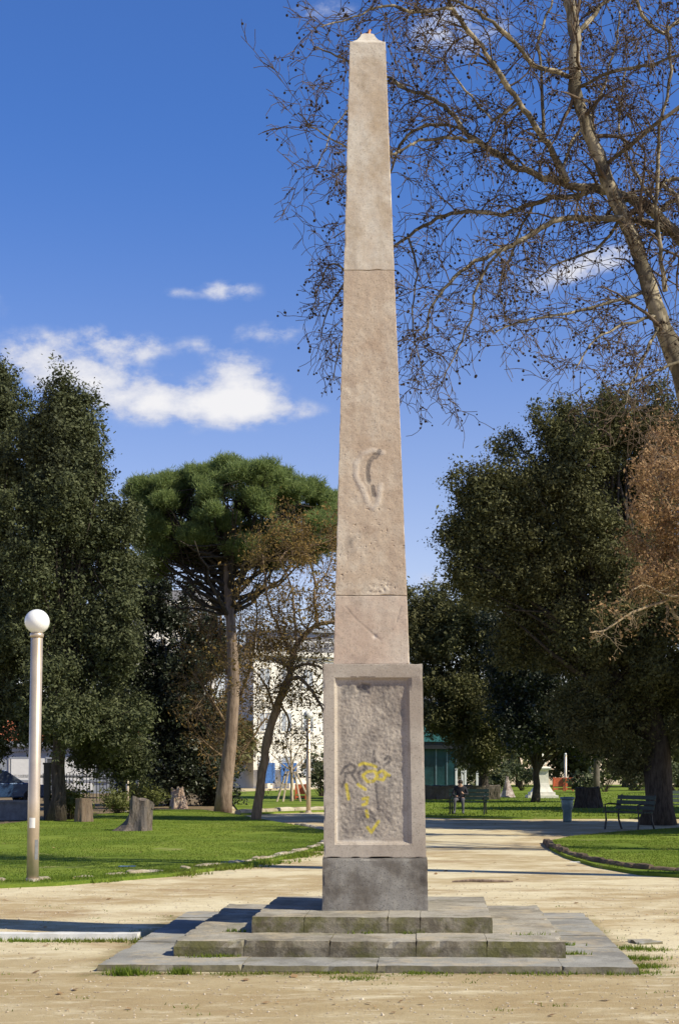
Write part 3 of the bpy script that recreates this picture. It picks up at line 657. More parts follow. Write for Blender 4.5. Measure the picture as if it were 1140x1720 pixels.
def needle_crown(lobes, ntuft, per, ln, wd, seed, shell=.6):
    r = np.random.RandomState(seed); L0 = np.array(lobes); sub = []
    for l in L0:
        for q in range(int(5+l[3]*l[5]*9)):
            d0 = unit(r.normal(0, 1, (1, 3))+np.array([[0, -.3, .35]]))[0]; k = r.uniform(.16, .50); c0 = l[:3]+d0*l[3:]*r.uniform(.7, 1.0); sub.append([*c0, k*1.15, k*1.15, k*.7])
    L = np.array(sub); ar = L[:, 3]*L[:, 5]; ar = ar/ar.sum()
    ids = r.choice(len(L), ntuft, p=ar); d = unit(r.normal(0, 1, (ntuft, 3))*np.array([1, 1, .8])+np.array([0, 0, .35])); rad = shell+(1-shell)*r.rand(ntuft)**.7
    c = L[ids, :3]+d*rad[:, None]*L[ids, 3:]; idx = np.repeat(np.arange(ntuft), per); n = len(idx)
    dr = unit(r.normal(0, .75, (n, 3))+d[idx]*.5+np.array([0, 0, .75])); s = unit(np.cross(dr, r.normal(0, 1, (n, 3))))
    l = (ln*r.uniform(.7, 1.3, n))[:, None]; b0 = c[idx]+r.normal(0, .08, (n, 3))
    return np.stack([b0-s*wd*.5, b0+s*wd*.5, b0+dr*l], 1).reshape(-1, 3), c
def curve_pts(a, b, n, sag, r, wob=.06):
    a, b = Vector(a), Vector(b); L = (b-a).length; out = []
    for i in range(n+1):
        t = i/n; p = a.lerp(b, t)+Vector((0, 0, sag*L*4*t*(1-t)))
        if 0 < i < n: p += Vector((r.gauss(0, 1), r.gauss(0, 1), r.gauss(0, 1)))*wob*L*.3
        out.append(p)
    return out
GRP_FAR = 'trees closing off the far end of the park'
def tree(name, label, cat, base, D, lobes, r0, topfrac, leafm, barkm, n_leaf, size, seed, trunk_pts=None, group=None, limbs=14, **kw):
    bx = P(base[0], base[1], D) if False else None
    b0 = Vector(((base[0]-CX)/F*D, D, 0)); t = empty(name, b0, label, cat, group); r = random.Random(seed)
    V, cl = crown(lobes, n_leaf, size, seed, **kw)
    L = np.array(lobes); cen = L[:, :3].mean(0); zt = L[:, 2].max()
    topz = b0.z+(zt-b0.z)*topfrac
    tp = trunk_pts or [b0+Vector((0, 0, -.15)), b0+Vector((r.uniform(-.1, .1), 0, topz*.25)), Vector((b0.x*.7+cen[0]*.3, b0.y, topz*.55)), Vector((b0.x*.3+cen[0]*.7, b0.y, topz))]
    k = len(tp); pts = []
    for i in range(k-1):
        for j in range(3): pts.append(tp[i].lerp(tp[i+1], j/3)+Vector((r.uniform(-1, 1), r.uniform(-1, 1), 0))*.04)
    pts.append(tp[-1]); n = len(pts)
    rad = [r0*(1-.78*(i/(n-1)))*(1.35 if i == 0 else 1) for i in range(n)]
    tb = MB(); tb.tube(pts, rad, 12, rough=.35); tb.build('trunk', barkm, t, True, origin=b0)
    bb = MB(); cs = list(cl); r.shuffle(cs)
    for c in cs[:limbs*4]:
        i = r.randint(int(n*.35), n-1); f = r.random(); s = pts[i]; e = Vector(c); L_ = (e-s).length
        bb.tube(curve_pts(s, e, 5, .05, r), [max(.012, rad[i]*.42*(1-q/5.5)) for q in range(6)], 5, False)
    bb.build('branches', barkm, t, True, origin=b0)
    fast('crown', V, 4, leafm, t, origin=b0); return t
D = 45
tree('evergreen_tree', 'dark evergreen tree cut by the left edge of the photo', 'tree', (-22, 1390), D,
     [lob(0,668,28,40,D), lob(-20,732,66,60,D), lob(40,800,60,60,D), lob(-40,840,90,100,D), lob(50,900,80,80,D), lob(-20,980,110,110,D), lob(40,1080,80,90,D), lob(-30,1150,110,90,D), lob(30,1215,70,50,D)],
     .32, .8, M['leaf_ev'], M['bark_ev'], 200000, .045, 21, group='dark evergreen trees', spike=.25, sub=1.0, limbs=30, clump=.26, per=45)
D = 43
tree('evergreen_tree', 'dark evergreen tree with pointed top standing right behind the near lamp post', 'tree', (96, 1381), D,
     [lob(112,708,18,28,D), lob(106,748,36,36,D), lob(80,790,56,48,D), lob(138,800,20,24,D), lob(126,850,54,50,D), lob(178,890,26,34,D), lob(100,880,80,70,D), lob(162,950,54,62,D,2), lob(110,1000,90,90,D), lob(184,1020,40,62,D), lob(90,1120,80,90,D), lob(165,1130,70,90,D), lob(130,1220,80,60,D), lob(195,1220,50,60,D), lob(190,1272,50,26,D,2)],
     .24, .85, M['leaf_ev'], M['bark_ev'], 270000, .044, 22, group='dark evergreen trees', spike=.28, sub=1.0, limbs=35, clump=.26, per=45)
D = 61
tree('evergreen_tree', 'low dark evergreen tree spreading behind the pale stump', 'tree', (357, 1345), D,
     [lob(250,1010,44,50,D), lob(300,1060,60,60,D), lob(250,1120,60,80,D), lob(320,1150,64,80,D), lob(270,1220,70,70,D), lob(340,1250,48,60,D), lob(230,1270,44,50,D), lob(300,1310,60,34,D), lob(240,1325,40,24,D), lob(355,1310,30,34,D)],
     .26, .75, M['leaf_dark'], M['bark_ev'], 150000, .06, 23, group='dark evergreen trees', spike=.2, clump=.35, sub=1.3, per=45)
# right-hand group
D = 41
tree('evergreen_tree', 'large dark evergreen tree on the right with thick dark trunk behind the round lawn', 'tree', (1102, 1388), D,
     [lob(935,745,28,34,D), lob(990,722,44,38,D), lob(1060,725,60,44,D), lob(1130,740,50,40,D,4), lob(905,810,34,36,D), lob(965,805,62,58,D), lob(1050,810,80,70,D,2), lob(814,830,10,22,D), lob(828,850,18,14,D), lob(868,880,36,32,D), lob(785,905,18,10,D), lob(812,912,20,14,D),
      lob(935,890,64,58,D), lob(846,948,42,32,D), lob(800,965,16,10,D), lob(1010,900,80,80,D), lob(1090,900,70,70,D,3), lob(882,995,58,50,D), lob(970,1000,90,80,D), lob(1070,1010,80,80,D), lob(920,1080,80,80,D,2), lob(1010,1110,80,80,D), lob(1100,1120,80,80,D), lob(1150,1010,60,80,D,3), lob(1050,1220,70,56,D), lob(1130,1210,60,66,D), lob(985,1210,50,50,D,2)],
     .42, .8, M['leaf_ev2'], M['bark_ev'], 520000, .040, 24, group='dark evergreen trees', spike=.25, sub=1.1, limbs=45, clump=.26, per=45)
D = 72
tree('evergreen_tree', 'rounded dark evergreen tree just right of the pedestal, behind the occupied bench', 'tree', (812, 1337), D,
     [lob(716,1050,26,26,D), lob(764,1040,34,30,D), lob(730,1080,50,50,D), lob(800,1070,56,60,D), lob(745,1140,44,50,D), lob(815,1150,60,60,D), lob(765,1200,36,44,D), lob(820,1220,60,50,D), lob(790,1262,46,22,D), lob(690,1060,50,50,D,3), lob(738,1205,20,22,D)],
     .30, .7, M['leaf_ev2'], M['bark_ev'], 150000, .064, 25, group='dark evergreen trees', spike=.22, clump=.4, sub=1.5, per=45)
D = 66
tree('evergreen_tree', 'dark evergreen tree whose thin trunk crosses the white marble monument', 'tree', (899, 1348), D,
     [lob(880,1080,60,70,D), lob(930,1120,70,70,D), lob(870,1170,60,60,D), lob(930,1200,74,56,D), lob(880,1222,56,30,D), lob(985,1205,50,46,D), lob(1010,1225,50,36,D)],
     .20, .7, M['leaf_dark'], M['bark_ev'], 140000, .057, 26, group='dark evergreen trees', spike=.15, clump=.4, sub=1.4, per=45)
D = 36.5
tree('evergreen_tree', 'evergreen tree standing just past the right edge of the view, shading the far path', 'tree', (1480, 1397), D,
     [lob(1470+a, 930+b_, 110, 80, D, c_) for a, b_, c_ in ((0,0,0),(-110,60,1),(100,40,-1),(0,130,2),(-60,-80,0),(60,-60,1),(-130,150,0),(120,140,0),(20,200,-2),(-40,60,3),(0,60,-3),(0,-120,0))],
     .4, .8, M['leaf_ev'], M['bark_ev'], 60000, .16, 27, group='dark evergreen trees', clump=.6)
D = 52
tree('evergreen_tree', 'evergreen tree farther back past the right edge of the view, shading the back lawn', 'tree', (1390, 1368), D,
     [lob(1400+a, 1000+b_, 95, 70, D, c_) for a, b_, c_ in ((0,0,0),(-90,60,1),(100,40,-1),(0,130,2),(-60,-80,0),(60,-60,1),(-90,150,0),(120,140,0),(20,200,-2),(0,60,-3))],
     .35, .8, M['leaf_ev'], M['bark_ev'], 60000, .17, 28, group='dark evergreen trees', clump=.6)
# umbrella pine
D = 52
b0 = Vector(((374-CX)/F*D, D, 0)); pine = empty('pine_tree', b0, 'tall umbrella pine with flat green crown and reddish leaning trunk', 'tree')
tp = [P(374,1372,D), P(377,1330,D), P(388,1240,D), P(393,1150,D), P(389,1060,D), P(383,970,D), P(381,900,D), P(380,850,D)]
tb = MB(); tb.tube(tp, [.33, .27, .225, .195, .175, .15, .12, .07], 14, rough=.25); tb.build('trunk', M['bark_pine'], pine, True, origin=b0)
pl = [lob(385,815,62,30,D,0,1.6), lob(325,828,55,28,D,1,1.6), lob(272,838,44,26,D,0,1.6), lob(440,818,56,30,D,-1,1.6), lob(495,835,48,28,D,0,1.6), lob(545,862,36,30,D,1,1.2), lob(245,868,28,30,D,0,1.4), lob(300,872,44,26,D,2), lob(385,850,70,26,D,-2),
      lob(450,865,55,30,D,2), lob(510,892,46,28,D,-1), lob(258,905,24,22,D), lob(440,902,36,18,D), lob(345,888,30,18,D,2), lob(232,830,16,22,D), lob(524,928,32,16,D,2), lob(405,795,40,16,D), lob(350,802,30,14,D), lob(555,885,24,22,D,1), lob(470,805,26,14,D), lob(300,812,18,12,D), lob(270,930,14,12,D), lob(330,905,16,10,D,-1), lob(300,935,22,12,D,1), lob(345,945,20,10,D,2), lob(440,945,26,12,D,1), lob(410,925,20,10,D,-1), lob(480,930,26,14,D,1), lob(255,955,14,10,D,1), lob(370,915,24,10,D,1), lob(245,900,24,26,D,1), lob(288,905,32,22,D), lob(500,918,40,22,D), lob(545,902,26,28,D), lob(420,918,36,14,D)]
nv, nc = needle_crown(pl, 15000, 26, .16, .026, 5, .15)
fast('crown', nv, 3, M['needle'], pine, origin=b0)
rr = random.Random(5); bb = MB(); nc = list(nc); rr.shuffle(nc)
for l in pl:
    for q in range(2):
        s = P(386, rr.uniform(900, 1040), D); e = Vector(l[:3])+Vector((rr.gauss(0, .4), rr.gauss(0, .5), -.2)); pts = curve_pts(s, e, 7, -.06, rr, .05)
        bb.tube(pts, [.085*(1-.11*i) for i in range(8)], 5, False)
        for c in range(9):
            s2 = pts[rr.randint(3, 7)]; e2 = Vector(nc[rr.randrange(len(nc))])
            if (e2-s2).length < 3.2: bb.tube(curve_pts(s2, e2, 4, .02, rr), [.03, .025, .02, .015, .01], 4, False)
for (x, y) in [(268,985),(290,1000),(255,960),(310,960),(330,1010),(240,1010),(445,990),(460,960)]:
    s = P(387, 960+rr.uniform(20, 90), D); pts = curve_pts(s, P(x, y-20, D), 7, -.05, rr, .08); bb.tube(pts, [.06*(1-.12*i) for i in range(8)], 5, False)
    for c in range(12):
        s2 = pts[rr.randint(2, 7)]; bb.tube(curve_pts(s2, s2+Vector((rr.gauss(-.3 if x < 380 else .3, .5), rr.gauss(0, .5), rr.gauss(.1, .35))), 3, .02, rr), [.018, .014, .01, .006], 3, False)
bb.build('branches', M['bark_ev'], pine, True, origin=b0)

# bare deciduous trees: explicit limbs + recursively grown twigs
class Grow:
    def __init__(s, seed, ppm_r=.004): s.r = random.Random(seed); s.limb = MB(); s.twig = MB(); s.tips = []; s.rm = ppm_r
    def rv(s, k): return Vector((s.r.gauss(0, k), s.r.gauss(0, k), s.r.gauss(0, k)))
    def branch(s, p, d, L, r0, lev, up, droop, wig=.22, kids=(6, 4, 3)):
        n = 5 if lev < 2 else (4 if lev == 2 else 3); pts = [p.copy()]; d = d.normalized(); st = L/n; dirs = []
        for i in range(n):
            d = (d+s.rv(wig)+Vector((0, 0, up*(1-i/n)-droop*(i/n)))).normalized(); p = p+d*st; pts.append(p.copy()); dirs.append(d.copy())
        rads = [max(s.rm, r0*(1-.75*i/n)) for i in range(n+1)]
        (s.twig if lev >= 1 else s.limb).tube(pts, rads, 5 if r0 > .03 else 3, False)
        if lev < len(kids):
            for k in range(kids[lev]):
                i = s.r.randint(1, n); q = pts[i]; dd = (dirs[i-1]+s.rv(.75)).normalized()
                s.branch(q, dd, L*s.r.uniform(.38, .68), max(s.rm, rads[i]*.6), lev+1, up, droop, wig, kids)
        else: s.tips.append(p.copy())
        if lev >= 2: s.tips.append(pts[-1].copy())
    def path(s, pts, rads, every=.35, L=1.2, lev=1, up=.05, droop=.12, kids=(6, 4, 3), side=.9, lim=None, start=0, smooth=True, n=8, tob=None):
        pts = [Vector(p) for p in pts]
        if smooth:
            q = []; rr2 = []
            for i in range(len(pts)-1):
                p0, p1, p2, p3 = pts[max(i-1, 0)], pts[i], pts[i+1], pts[min(i+2, len(pts)-1)]
                for j in range(4):
                    t = j/4; q.append(.5*((2*p1)+(p2-p0)*t+(2*p0-5*p1+4*p2-p3)*t*t+(3*p1-p0-3*p2+p3)*t**3)+s.rv(.012)); rr2.append(rads[i]+(rads[i+1]-rads[i])*t)
            q.append(pts[-1]); rr2.append(rads[-1]); pts, rads = q, rr2
        (tob or s.limb).tube(pts, rads, n, True, rough=.3)
        acc_ = 0; nxt = start+every*s.r.random()
        for i in range(len(pts)-1):
            seg = (pts[i+1]-pts[i]); l = seg.length; t = 0
            while acc_+l-t > 0 and nxt < acc_+l:
                p = pts[i]+seg*((nxt-acc_)/l); dd = (seg.normalized()*.55+s.rv(side)).normalized()
                s.branch(p, dd, L*s.r.uniform(.55, 1.25), max(s.rm*1.3, min(rads[i]*.45, .035)), lev, up, droop, kids=kids); nxt += every*s.r.uniform(.6, 1.4)
            acc_ += l
PD = 21.0
g = Grow(11, .0048)
def pp(l, d0=0, d1=0): k = len(l); return [P(a, b, PD+d0+(d1-d0)*i/max(1, k-1)) for i, (a, b) in enumerate(l)]
px2m = PD/F
def rr_(a, b, n): return [(a+(b-a)*i/(n-1))*px2m/2 for i in range(n)]
trunkm = MB()
T = [(1300,1500),(1292,1300),(1268,1050),(1215,820),(1140,625),(1105,530),(1075,440),(1045,360),(1010,280),(980,200),(962,130),(965,50),(950,-20),(930,-160),(900,-330)]
g.path(pp(T), [x*px2m/2 for x in (62,54,46,40,31,27,25,24,22,21,20,19,18,14,8)], every=.30, L=1.25, start=8.0, n=14, tob=trunkm, kids=(0,4,3))
T2 = [(1292,1300),(1275,1000),(1262,760),(1235,560),(1200,450),(1140,399),(1091,350),(1048,331),(1005,316)]
g.path(pp(T2, 0, .3), [x*px2m/2 for x in (48,42,36,30,25,21,19,17,15)], every=.5, L=1.1, start=7, n=12, tob=trunkm, kids=(0,4,3))
limbs = [
 ([(1010,318),(962,313),(925,304),(870,282),(833,258),(796,233),(775,215),(747,178),(710,160),(685,150),(655,132),(610,118),(565,92),(525,82)], 14, 2.5, .3, 1.2),
 ([(952,303),(925,252),(900,215),(870,172),(839,123),(808,80),(778,43),(759,12),(747,-12),(720,-60)], 11, 6, .3, -1.5),
 ([(1140,399),(1103,381),(1060,368),(1029,368),(943,368),(894,393),(845,417),(784,448),(747,485),(722,522),(712,570)], 14, 2.5, .3, -1.2),
 ([(1005,316),(956,331),(894,341),(845,359),(784,356),(735,368),(685,396),(640,430),(590,465),(555,510),(540,560)], 10, 2.2, .3, 1.6),
 ([(775,215),(722,209),(685,227),(661,270),(640,330),(600,370),(560,400)], 6, 2, 1.2, 1.8),
 ([(808,239),(759,233),(704,236),(673,252),(620,262),(570,240),(530,215),(500,190)], 6, 2, 0, -.8),
 ([(1017,276),(1078,227),(1140,178),(1230,120)], 8, 5, 0, -1), ([(1115,491),(1109,417),(1100,344),(1106,246),(1109,203),(1125,120),(1120,40)], 8, 4, 0, -.5),
 ([(1200,20),(1140,37),(1103,55),(1060,-10)], 7, 5, 1, 0), ([(912,225),(909,123),(906,61),(930,-5),(940,-60)], 6, 3, 0, 1.2),
 ([(1078,491),(992,516),(919,534),(870,540),(830,560)], 6, 2, 0, -1), ([(1105,530),(1050,545),(1000,570),(965,620)], 6, 2, 0, -1.3), ([(1110,540),(1085,590),(1060,640),(1050,680)], 6, 2, 0, -1.6),
 ([(1150,400),(1140,340),(1113,308),(1140,300),(1190,320)], 8, 5, 0, .5), ([(1105,355),(1125,340),(1150,330),(1200,300)], 8, 5, .3, .5),
 ([(962,130),(900,110),(850,60),(800,20),(740,-10),(680,-30)], 8, 3, 0, -1.8), ([(965,60),(1010,10),(1060,-40)], 9, 5, 0, 1), ([(759,12),(700,20),(650,10),(590,30),(540,45)], 5, 2, -1.5, -2.2),
 ([(962,150),(1030,120),(1090,110),(1150,90)], 6, 4, 0, -1.5), ([(845,417),(800,480),(790,540),(760,600),(740,650)], 5, 1.6, -1, -.6), ([(894,341),(860,420),(840,480),(850,540)], 5, 1.6, .6, 1.4),
 ([(685,396),(700,460),(690,520),(700,590),(720,650)], 4, 1.6, 1, .5), ([(590,465),(560,440),(540,470),(525,520)], 4, 1.6, 1.4, .6), ([(1045,360),(1000,420),(940,440),(900,470)], 6, 2, 0, 1.5),
 ([(655,132),(610,160),(570,200),(545,250),(530,290)], 4, 1.6, 1, .4), ([(640,430),(600,520),(570,580),(560,640)], 4, 1.6, 1.2, .6), ([(1100,344),(1060,280),(1040,200),(1050,120)], 6, 3, 0, 2), ([(1160,600),(1110,620),(1070,640),(1020,650)], 6, 2, 0, -1),
 ([(939,301),(960,240),(1000,180),(1030,90),(1040,20)], 6, 3, .2, 1.8), ([(870,172),(830,200),(780,150),(740,100),(690,80)], 5, 2, -.6, .8)]
for (l, a, b_, d0, d1) in limbs:
    n = len(l); g.path(pp(l, d0, d1), rr_(a, b_, n), every=.16, L=.74, n=8, kids=(0, 4, 4), up=.06, droop=.34)
plane_base = pp(T)[0]; plane_base.z = 0
pt = empty('plane_tree', plane_base, 'bare plane tree with mottled leaning trunk and dangling seed balls, filling the top right', 'tree')
trunkm.build('trunk', M['bark_plane'], pt, True, origin=plane_base)
g.limb.build('limbs', M['bark_plane'], pt, True, origin=plane_base)
g.twig.build('twigs', M['twig'], pt, True, origin=plane_base)
r = random.Random(3); r.shuffle(g.tips); V = []; ph = (1+5**.5)/2
ico = [Vector(v).normalized() for v in [(-1,ph,0),(1,ph,0),(-1,-ph,0),(1,-ph,0),(0,-1,ph),(0,1,ph),(0,-1,-ph),(0,1,-ph),(ph,0,-1),(ph,0,1),(-ph,0,-1),(-ph,0,1)]]
icf = [(0,11,5),(0,5,1),(0,1,7),(0,7,10),(0,10,11),(1,5,9),(5,11,4),(11,10,2),(10,7,6),(7,1,8),(3,9,4),(3,4,2),(3,2,6),(3,6,8),(3,8,9),(4,9,5),(2,4,11),(6,2,10),(8,6,7),(9,8,1)]
sb = []
print('plane tips', len(g.tips))
for p in g.tips[:3400]:
    s = r.uniform(.013, .023); q = p+Vector((r.gauss(0, .01), r.gauss(0, .01), -r.uniform(.02, .07)))
    for f in icf: sb += [q+ico[i]*s for i in f]
tag(fast('seed_balls', np.array([tuple(v) for v in sb]), 3, M['seed'], pt, origin=plane_base), kind='stuff')

# brown bare tree (leaning) left of the pedestal
def decid(name, label, D, base, paths, leafm, n_leaf, leaf_sz, seed, bark, twig, every=.3, L=1.1, kids=(0, 3, 3), group=None, up=.1, droop=.05, tipfilter=None):
    b0 = Vector(((base-CX)/F*D, D, 0)); t = empty(name, b0, label, 'tree', group); g = Grow(seed, .005*D/45)
    tm = MB()
    for i, (l, a, b_, dd) in enumerate(paths):
        n = len(l); pts = [P(x, y, D+dd*j/(n-1)) for j, (x, y) in enumerate(l)]
        g.path(pts, [(a+(b_-a)*j/(n-1))*D/F/2 for j in range(n)], every=every if i else every*3, L=L, n=8, kids=kids, up=up, droop=droop, start=0 if i else 3.5, tob=tm if i == 0 else None)
    tm.build('trunk', bark, t, True, origin=b0); 
    if g.limb.v: g.limb.build('limbs', bark, t, True, origin=b0)
    g.twig.build('twigs', twig, t, True, origin=b0)
    if n_leaf:
        r = np.random.RandomState(seed); tips = np.array([tuple(x) for x in g.tips]);
        if tipfilter is not None: tips = tips[tipfilter(tips, r)]
        pos = tips[r.randint(len(tips), size=n_leaf)]+r.normal(0, .12, (n_leaf, 3))
        fast('crown', leaf_quads(pos, r.normal(0, 1, (n_leaf, 3)), leaf_sz, .5, r), 4, leafm, t, origin=b0)
    return t
decid('bare_tree', 'thin leaning brown tree with ochre twigs just left of the pedestal', 44, 431,
      [([(430,1384),(436,1330),(446,1260),(462,1195),(484,1142)], 17, 13, 0), ([(484,1142),(492,1100),(508,1070),(532,1050),(565,1045),(600,1050)], 11, 5, 1),
       ([(484,1142),(505,1140),(530,1170),(545,1200)], 8, 3, -1), ([(494,1120),(520,1115),(541,1125),(545,1150)], 5, 2, 1), ([(500,1085),(494,1040),(490,990),(470,940)], 5, 2, -.5),
       ([(532,1050),(528,1000),(530,985),(550,960),(560,920)], 5, 2, .8), ([(480,1120),(455,1105),(440,1110),(420,1090)], 5, 2, 1), ([(462,1195),(450,1160),(440,1140),(430,1130)], 5, 2, -1),
       ([(490,1100),(470,1060),(450,1010),(445,960),(440,930)], 5, 2, 1.2), ([(530,985),(520,940),(500,920)], 4, 2, 0), ([(466,1180),(485,1210),(480,1240)], 5, 2, .5), ([(470,940),(490,920),(530,915),(570,900)], 4, 2, 1)],
      M['leaf_or'], 16000, .04, 61, M['twig_mid'], M['twig_mid'], every=.16, L=1.15, kids=(0, 4, 3))
decid('bare_tree', 'tawny twiggy tree spreading around and behind the pine trunk', 55, 380,
      [([(380,1366),(382,1300),(390,1240),(398,1180)], 12, 9, 0), ([(398,1260),(370,1200),(345,1160),(325,1130)], 6, 2, -1), ([(400,1180),(380,1120),(370,1060),(375,1010)], 6, 2, 1), ([(400,1180),(420,1120),(430,1060),(430,1000)], 6, 2, -1),
       ([(397,1280),(430,1230),(450,1200)], 5, 2, 0), ([(395,1240),(360,1230),(330,1190)], 5, 2, 1), ([(380,1120),(350,1080),(360,1040)], 4, 2, 0), ([(400,1180),(400,1100),(405,1030)], 4, 2, 1), ([(398,1290),(360,1260),(335,1240)], 4, 2, -1)],
      M['leaf_or'], 6500, .04, 62, M['twig_mid'], M['twig_mid'], every=.15, L=1.15, kids=(0, 4, 3))
decid('brown_leaved_tree', 'tree with dry orange-brown leaves cut by the right edge of the photo', 33, 1225,
      [([(1225,1415),(1215,1250),(1200,1100),(1180,950),(1165,820)], 26, 10, 0), ([(1205,1150),(1170,1010),(1130,1002),(1085,985),(1060,992)], 7, 2, -1), ([(1150,1005),(1110,1012),(1060,1030),(1015,1058),(990,1062)], 6, 2, -1.5),
       ([(1180,950),(1130,900),(1090,850),(1060,800)], 7, 2, 0), ([(1165,820),(1130,780),(1100,760)], 6, 2, 1), ([(1190,1000),(1140,960),(1100,930),(1070,900)], 6, 2, 1), ([(1165,820),(1180,770),(1170,740)], 5, 2, 0), ([(1175,900),(1130,860),(1100,800)], 5, 2, -1),
       ([(1190,1030),(1140,1040),(1110,1000),(1080,960)], 5, 2, 0), ([(1130,900),(1090,890),(1060,870)], 5, 2, -1), ([(1170,850),(1150,800),(1120,750)], 5, 2, 2)],
      M['leaf_br'], 21000, .036, 63, M['twig_pale'], M['twig_pale'], every=.2, L=.62, kids=(0, 3, 3), tipfilter=lambda t, r: (t[:, 2] > 5.6+r.normal(0, .25, len(t))) | (r.rand(len(t)) < .12))
decid('bare_tree', 'bare tree just past the right edge of the view, shading the lawns with branches', 26, 1600,
      [([(1600,1440),(1592,1200),(1580,950),(1560,700)], 40, 22, 0), ([(1585,1000),(1500,850),(1400,700),(1330,560)], 18, 4, 1), ([(1560,700),(1520,500),(1500,350)], 16, 3, 0), ([(1560,700),(1640,500),(1700,380)], 16, 3, 1),
       ([(1588,1080),(1680,900),(1750,700)], 16, 4, -1), ([(1570,800),(1450,650),(1420,450)], 14, 3, -2), ([(1580,900),(1580,700),(1600,500)], 12, 3, 3), ([(1575,850),(1480,760),(1400,740)], 12, 3, 2.5)],
      None, 0, .05, 65, M['bark_plane'], M['twig'], every=.35, L=1.6, kids=(0, 4, 3))
decid('young_tree', 'young bare tree held by slanting wooden stakes on the middle lawn', 68, 490,
      [([(490,1347),(490,1320),(489,1285)], 6, 5, 0), ([(489,1300),(480,1270),(470,1250)], 3, 1, 0), ([(489,1290),(500,1260),(515,1240)], 3, 1, 0), ([(489,1285),(488,1250),(492,1220)], 3, 1, 0), ([(489,1295),(470,1280),(455,1265)], 2.5, 1, 0), ([(490,1295),(510,1275),(525,1270)], 2.5, 1, .5)],
      None, 0, .05, 64, M['wood'], M['twig_pale'], every=.2, L=.9, kids=(0, 3, 2))
yb = G(490, 1347, .05)
for i, (x0, y0, x1, y1) in enumerate([(464,1347,480,1296), (475,1345,484,1295), (523,1348,497,1296), (505,1346,494,1296)]):
    lab = ['leftmost slanting wooden stake', 'second slanting wooden stake from the left', 'rightmost slanting wooden stake', 'third slanting wooden stake from the left'][i]+' propping the young bare tree'
    a = P(x0, y0, 67.5); c = P(x1, y1, 67.8); t = MB(); t.tube([(0, 0, -.1), tuple(Vector((c.x-a.x, c.y-a.y, c.z-a.z)))], .045, 6)
    o = t.build('stake', M['wood']); o.location = a; tag(o, lab, 'stake', 'wooden stakes of the young tree')

# bushes
def bush(px, py, D, w_, h_, label, leafm, n, size, seed, group=None):
    b0 = Vector(((px-CX)/F*D, D, 0)); t = empty('bush', b0, label, 'bush', group); z = EYE-(py-HY)/F*D
    r = random.Random(seed); lobes = [(b0.x+r.uniform(-.35, .35)*w_, D+r.uniform(-.3, .3)*w_, h_*r.uniform(.3, .68), w_*r.uniform(.2, .33), w_*.3, h_*r.uniform(.2, .33)) for _ in range(7)]
    V, c = crown(lobes, n, size, seed, clump=.2, per=26, spike=.3); V = V[:]; s = MB()
    for q in list(c)[:26]: s.tube(curve_pts(b0+Vector((r.uniform(-.1, .1), r.uniform(-.1, .1), -.05)), Vector(q), 4, 0, r), [.018, .014, .01, .008, .006], 4, False)
    s.build('stems', M['twig'], t, origin=b0); fast('foliage', V, 4, leafm, t, origin=b0)
bush(120, 1380, 44, 1.05, 1.15, 'loose olive-green bush right of the near lamp post, left of the round stump', M['leaf_bush'], 2600, .045, 81)
bush(200, 1366, 50, .9, 1.0, 'greyish bush between the round stump and the jagged stump', M['leaf_bush'], 1800, .045, 82)
bush(245, 1360, 54, 1.1, 1.15, 'olive bush rising right behind the jagged stump', M['leaf_bush'], 2600, .045, 83)
for i, (px, D, w_, h_, lab) in enumerate([(875,100,2.4,2.2,'pale olive shrub behind the marble monument'), (780,105,3,2.4,'shrub at the foot of the teal pavilion'), (1015,95,2.6,2.6,'golden-green shrub right of the pale bare trunk'), (1060,100,3,2.0,'shrub to the left of the thick trunk in the far back'), (1135,92,3,2.3,'shrub by the right edge behind the thick trunk'), (835,90,1.6,1.6,'low shrub directly behind the pink rock'), (540,80,2,3.0,'green bush half hidden behind the left side of the pedestal'), (985,92,2,1.4,'small shrub behind the dark wide stump')]):
    bush(px, 1330, D, w_, h_, lab, M['leaf_far'] if i != 2 else M['leaf_bush'], 2600, .09, 90+i, 'shrubs at the far end of the park')
# far trees closing the view: each a thing
FT = [(30,118,1150,80,'far tree seen above the street building on the left'),(150,122,1190,80,'far tree behind the two thin lamp posts'),(270,120,1130,90,'far tree behind the low evergreen'),(385,112,1160,50,'far tree right behind the pine trunk'),(440,125,1210,46,'small far tree in front of the white building'),
      (800,125,1180,60,'far tree behind the occupied bench'),(870,120,1120,80,'far tree behind the marble monument'),(960,124,1150,80,'far tree behind the dark wide stump'),(1050,122,1150,80,'far tree left of the thick dark trunk'),(1140,118,1130,80,'far tree at the right edge behind the thick trunk'),(1230,118,1120,90,'far tree just past the right edge of the view'),(-70,116,1120,90,'far tree just past the left edge of the view')]
for i, (px, D, ty, rx, lab) in enumerate(FT):
    tree('far_tree', lab, 'tree', (px, 1323), D, [lob(px+random.uniform(-.4, .4)*rx, ty+(1285-ty)*random.uniform(.2, .85), rx*random.uniform(.4, .6), (1310-ty)*random.uniform(.18, .3), D, random.uniform(-2, 2)) for _ in range(7)],
         .3, .7, M['leaf_far'] if i % 3 == 2 else M['leaf_ev2'], M['bark_ev'], 9000, .2, 100+i, group=GRP_FAR, clump=.9, per=40, limbs=5)

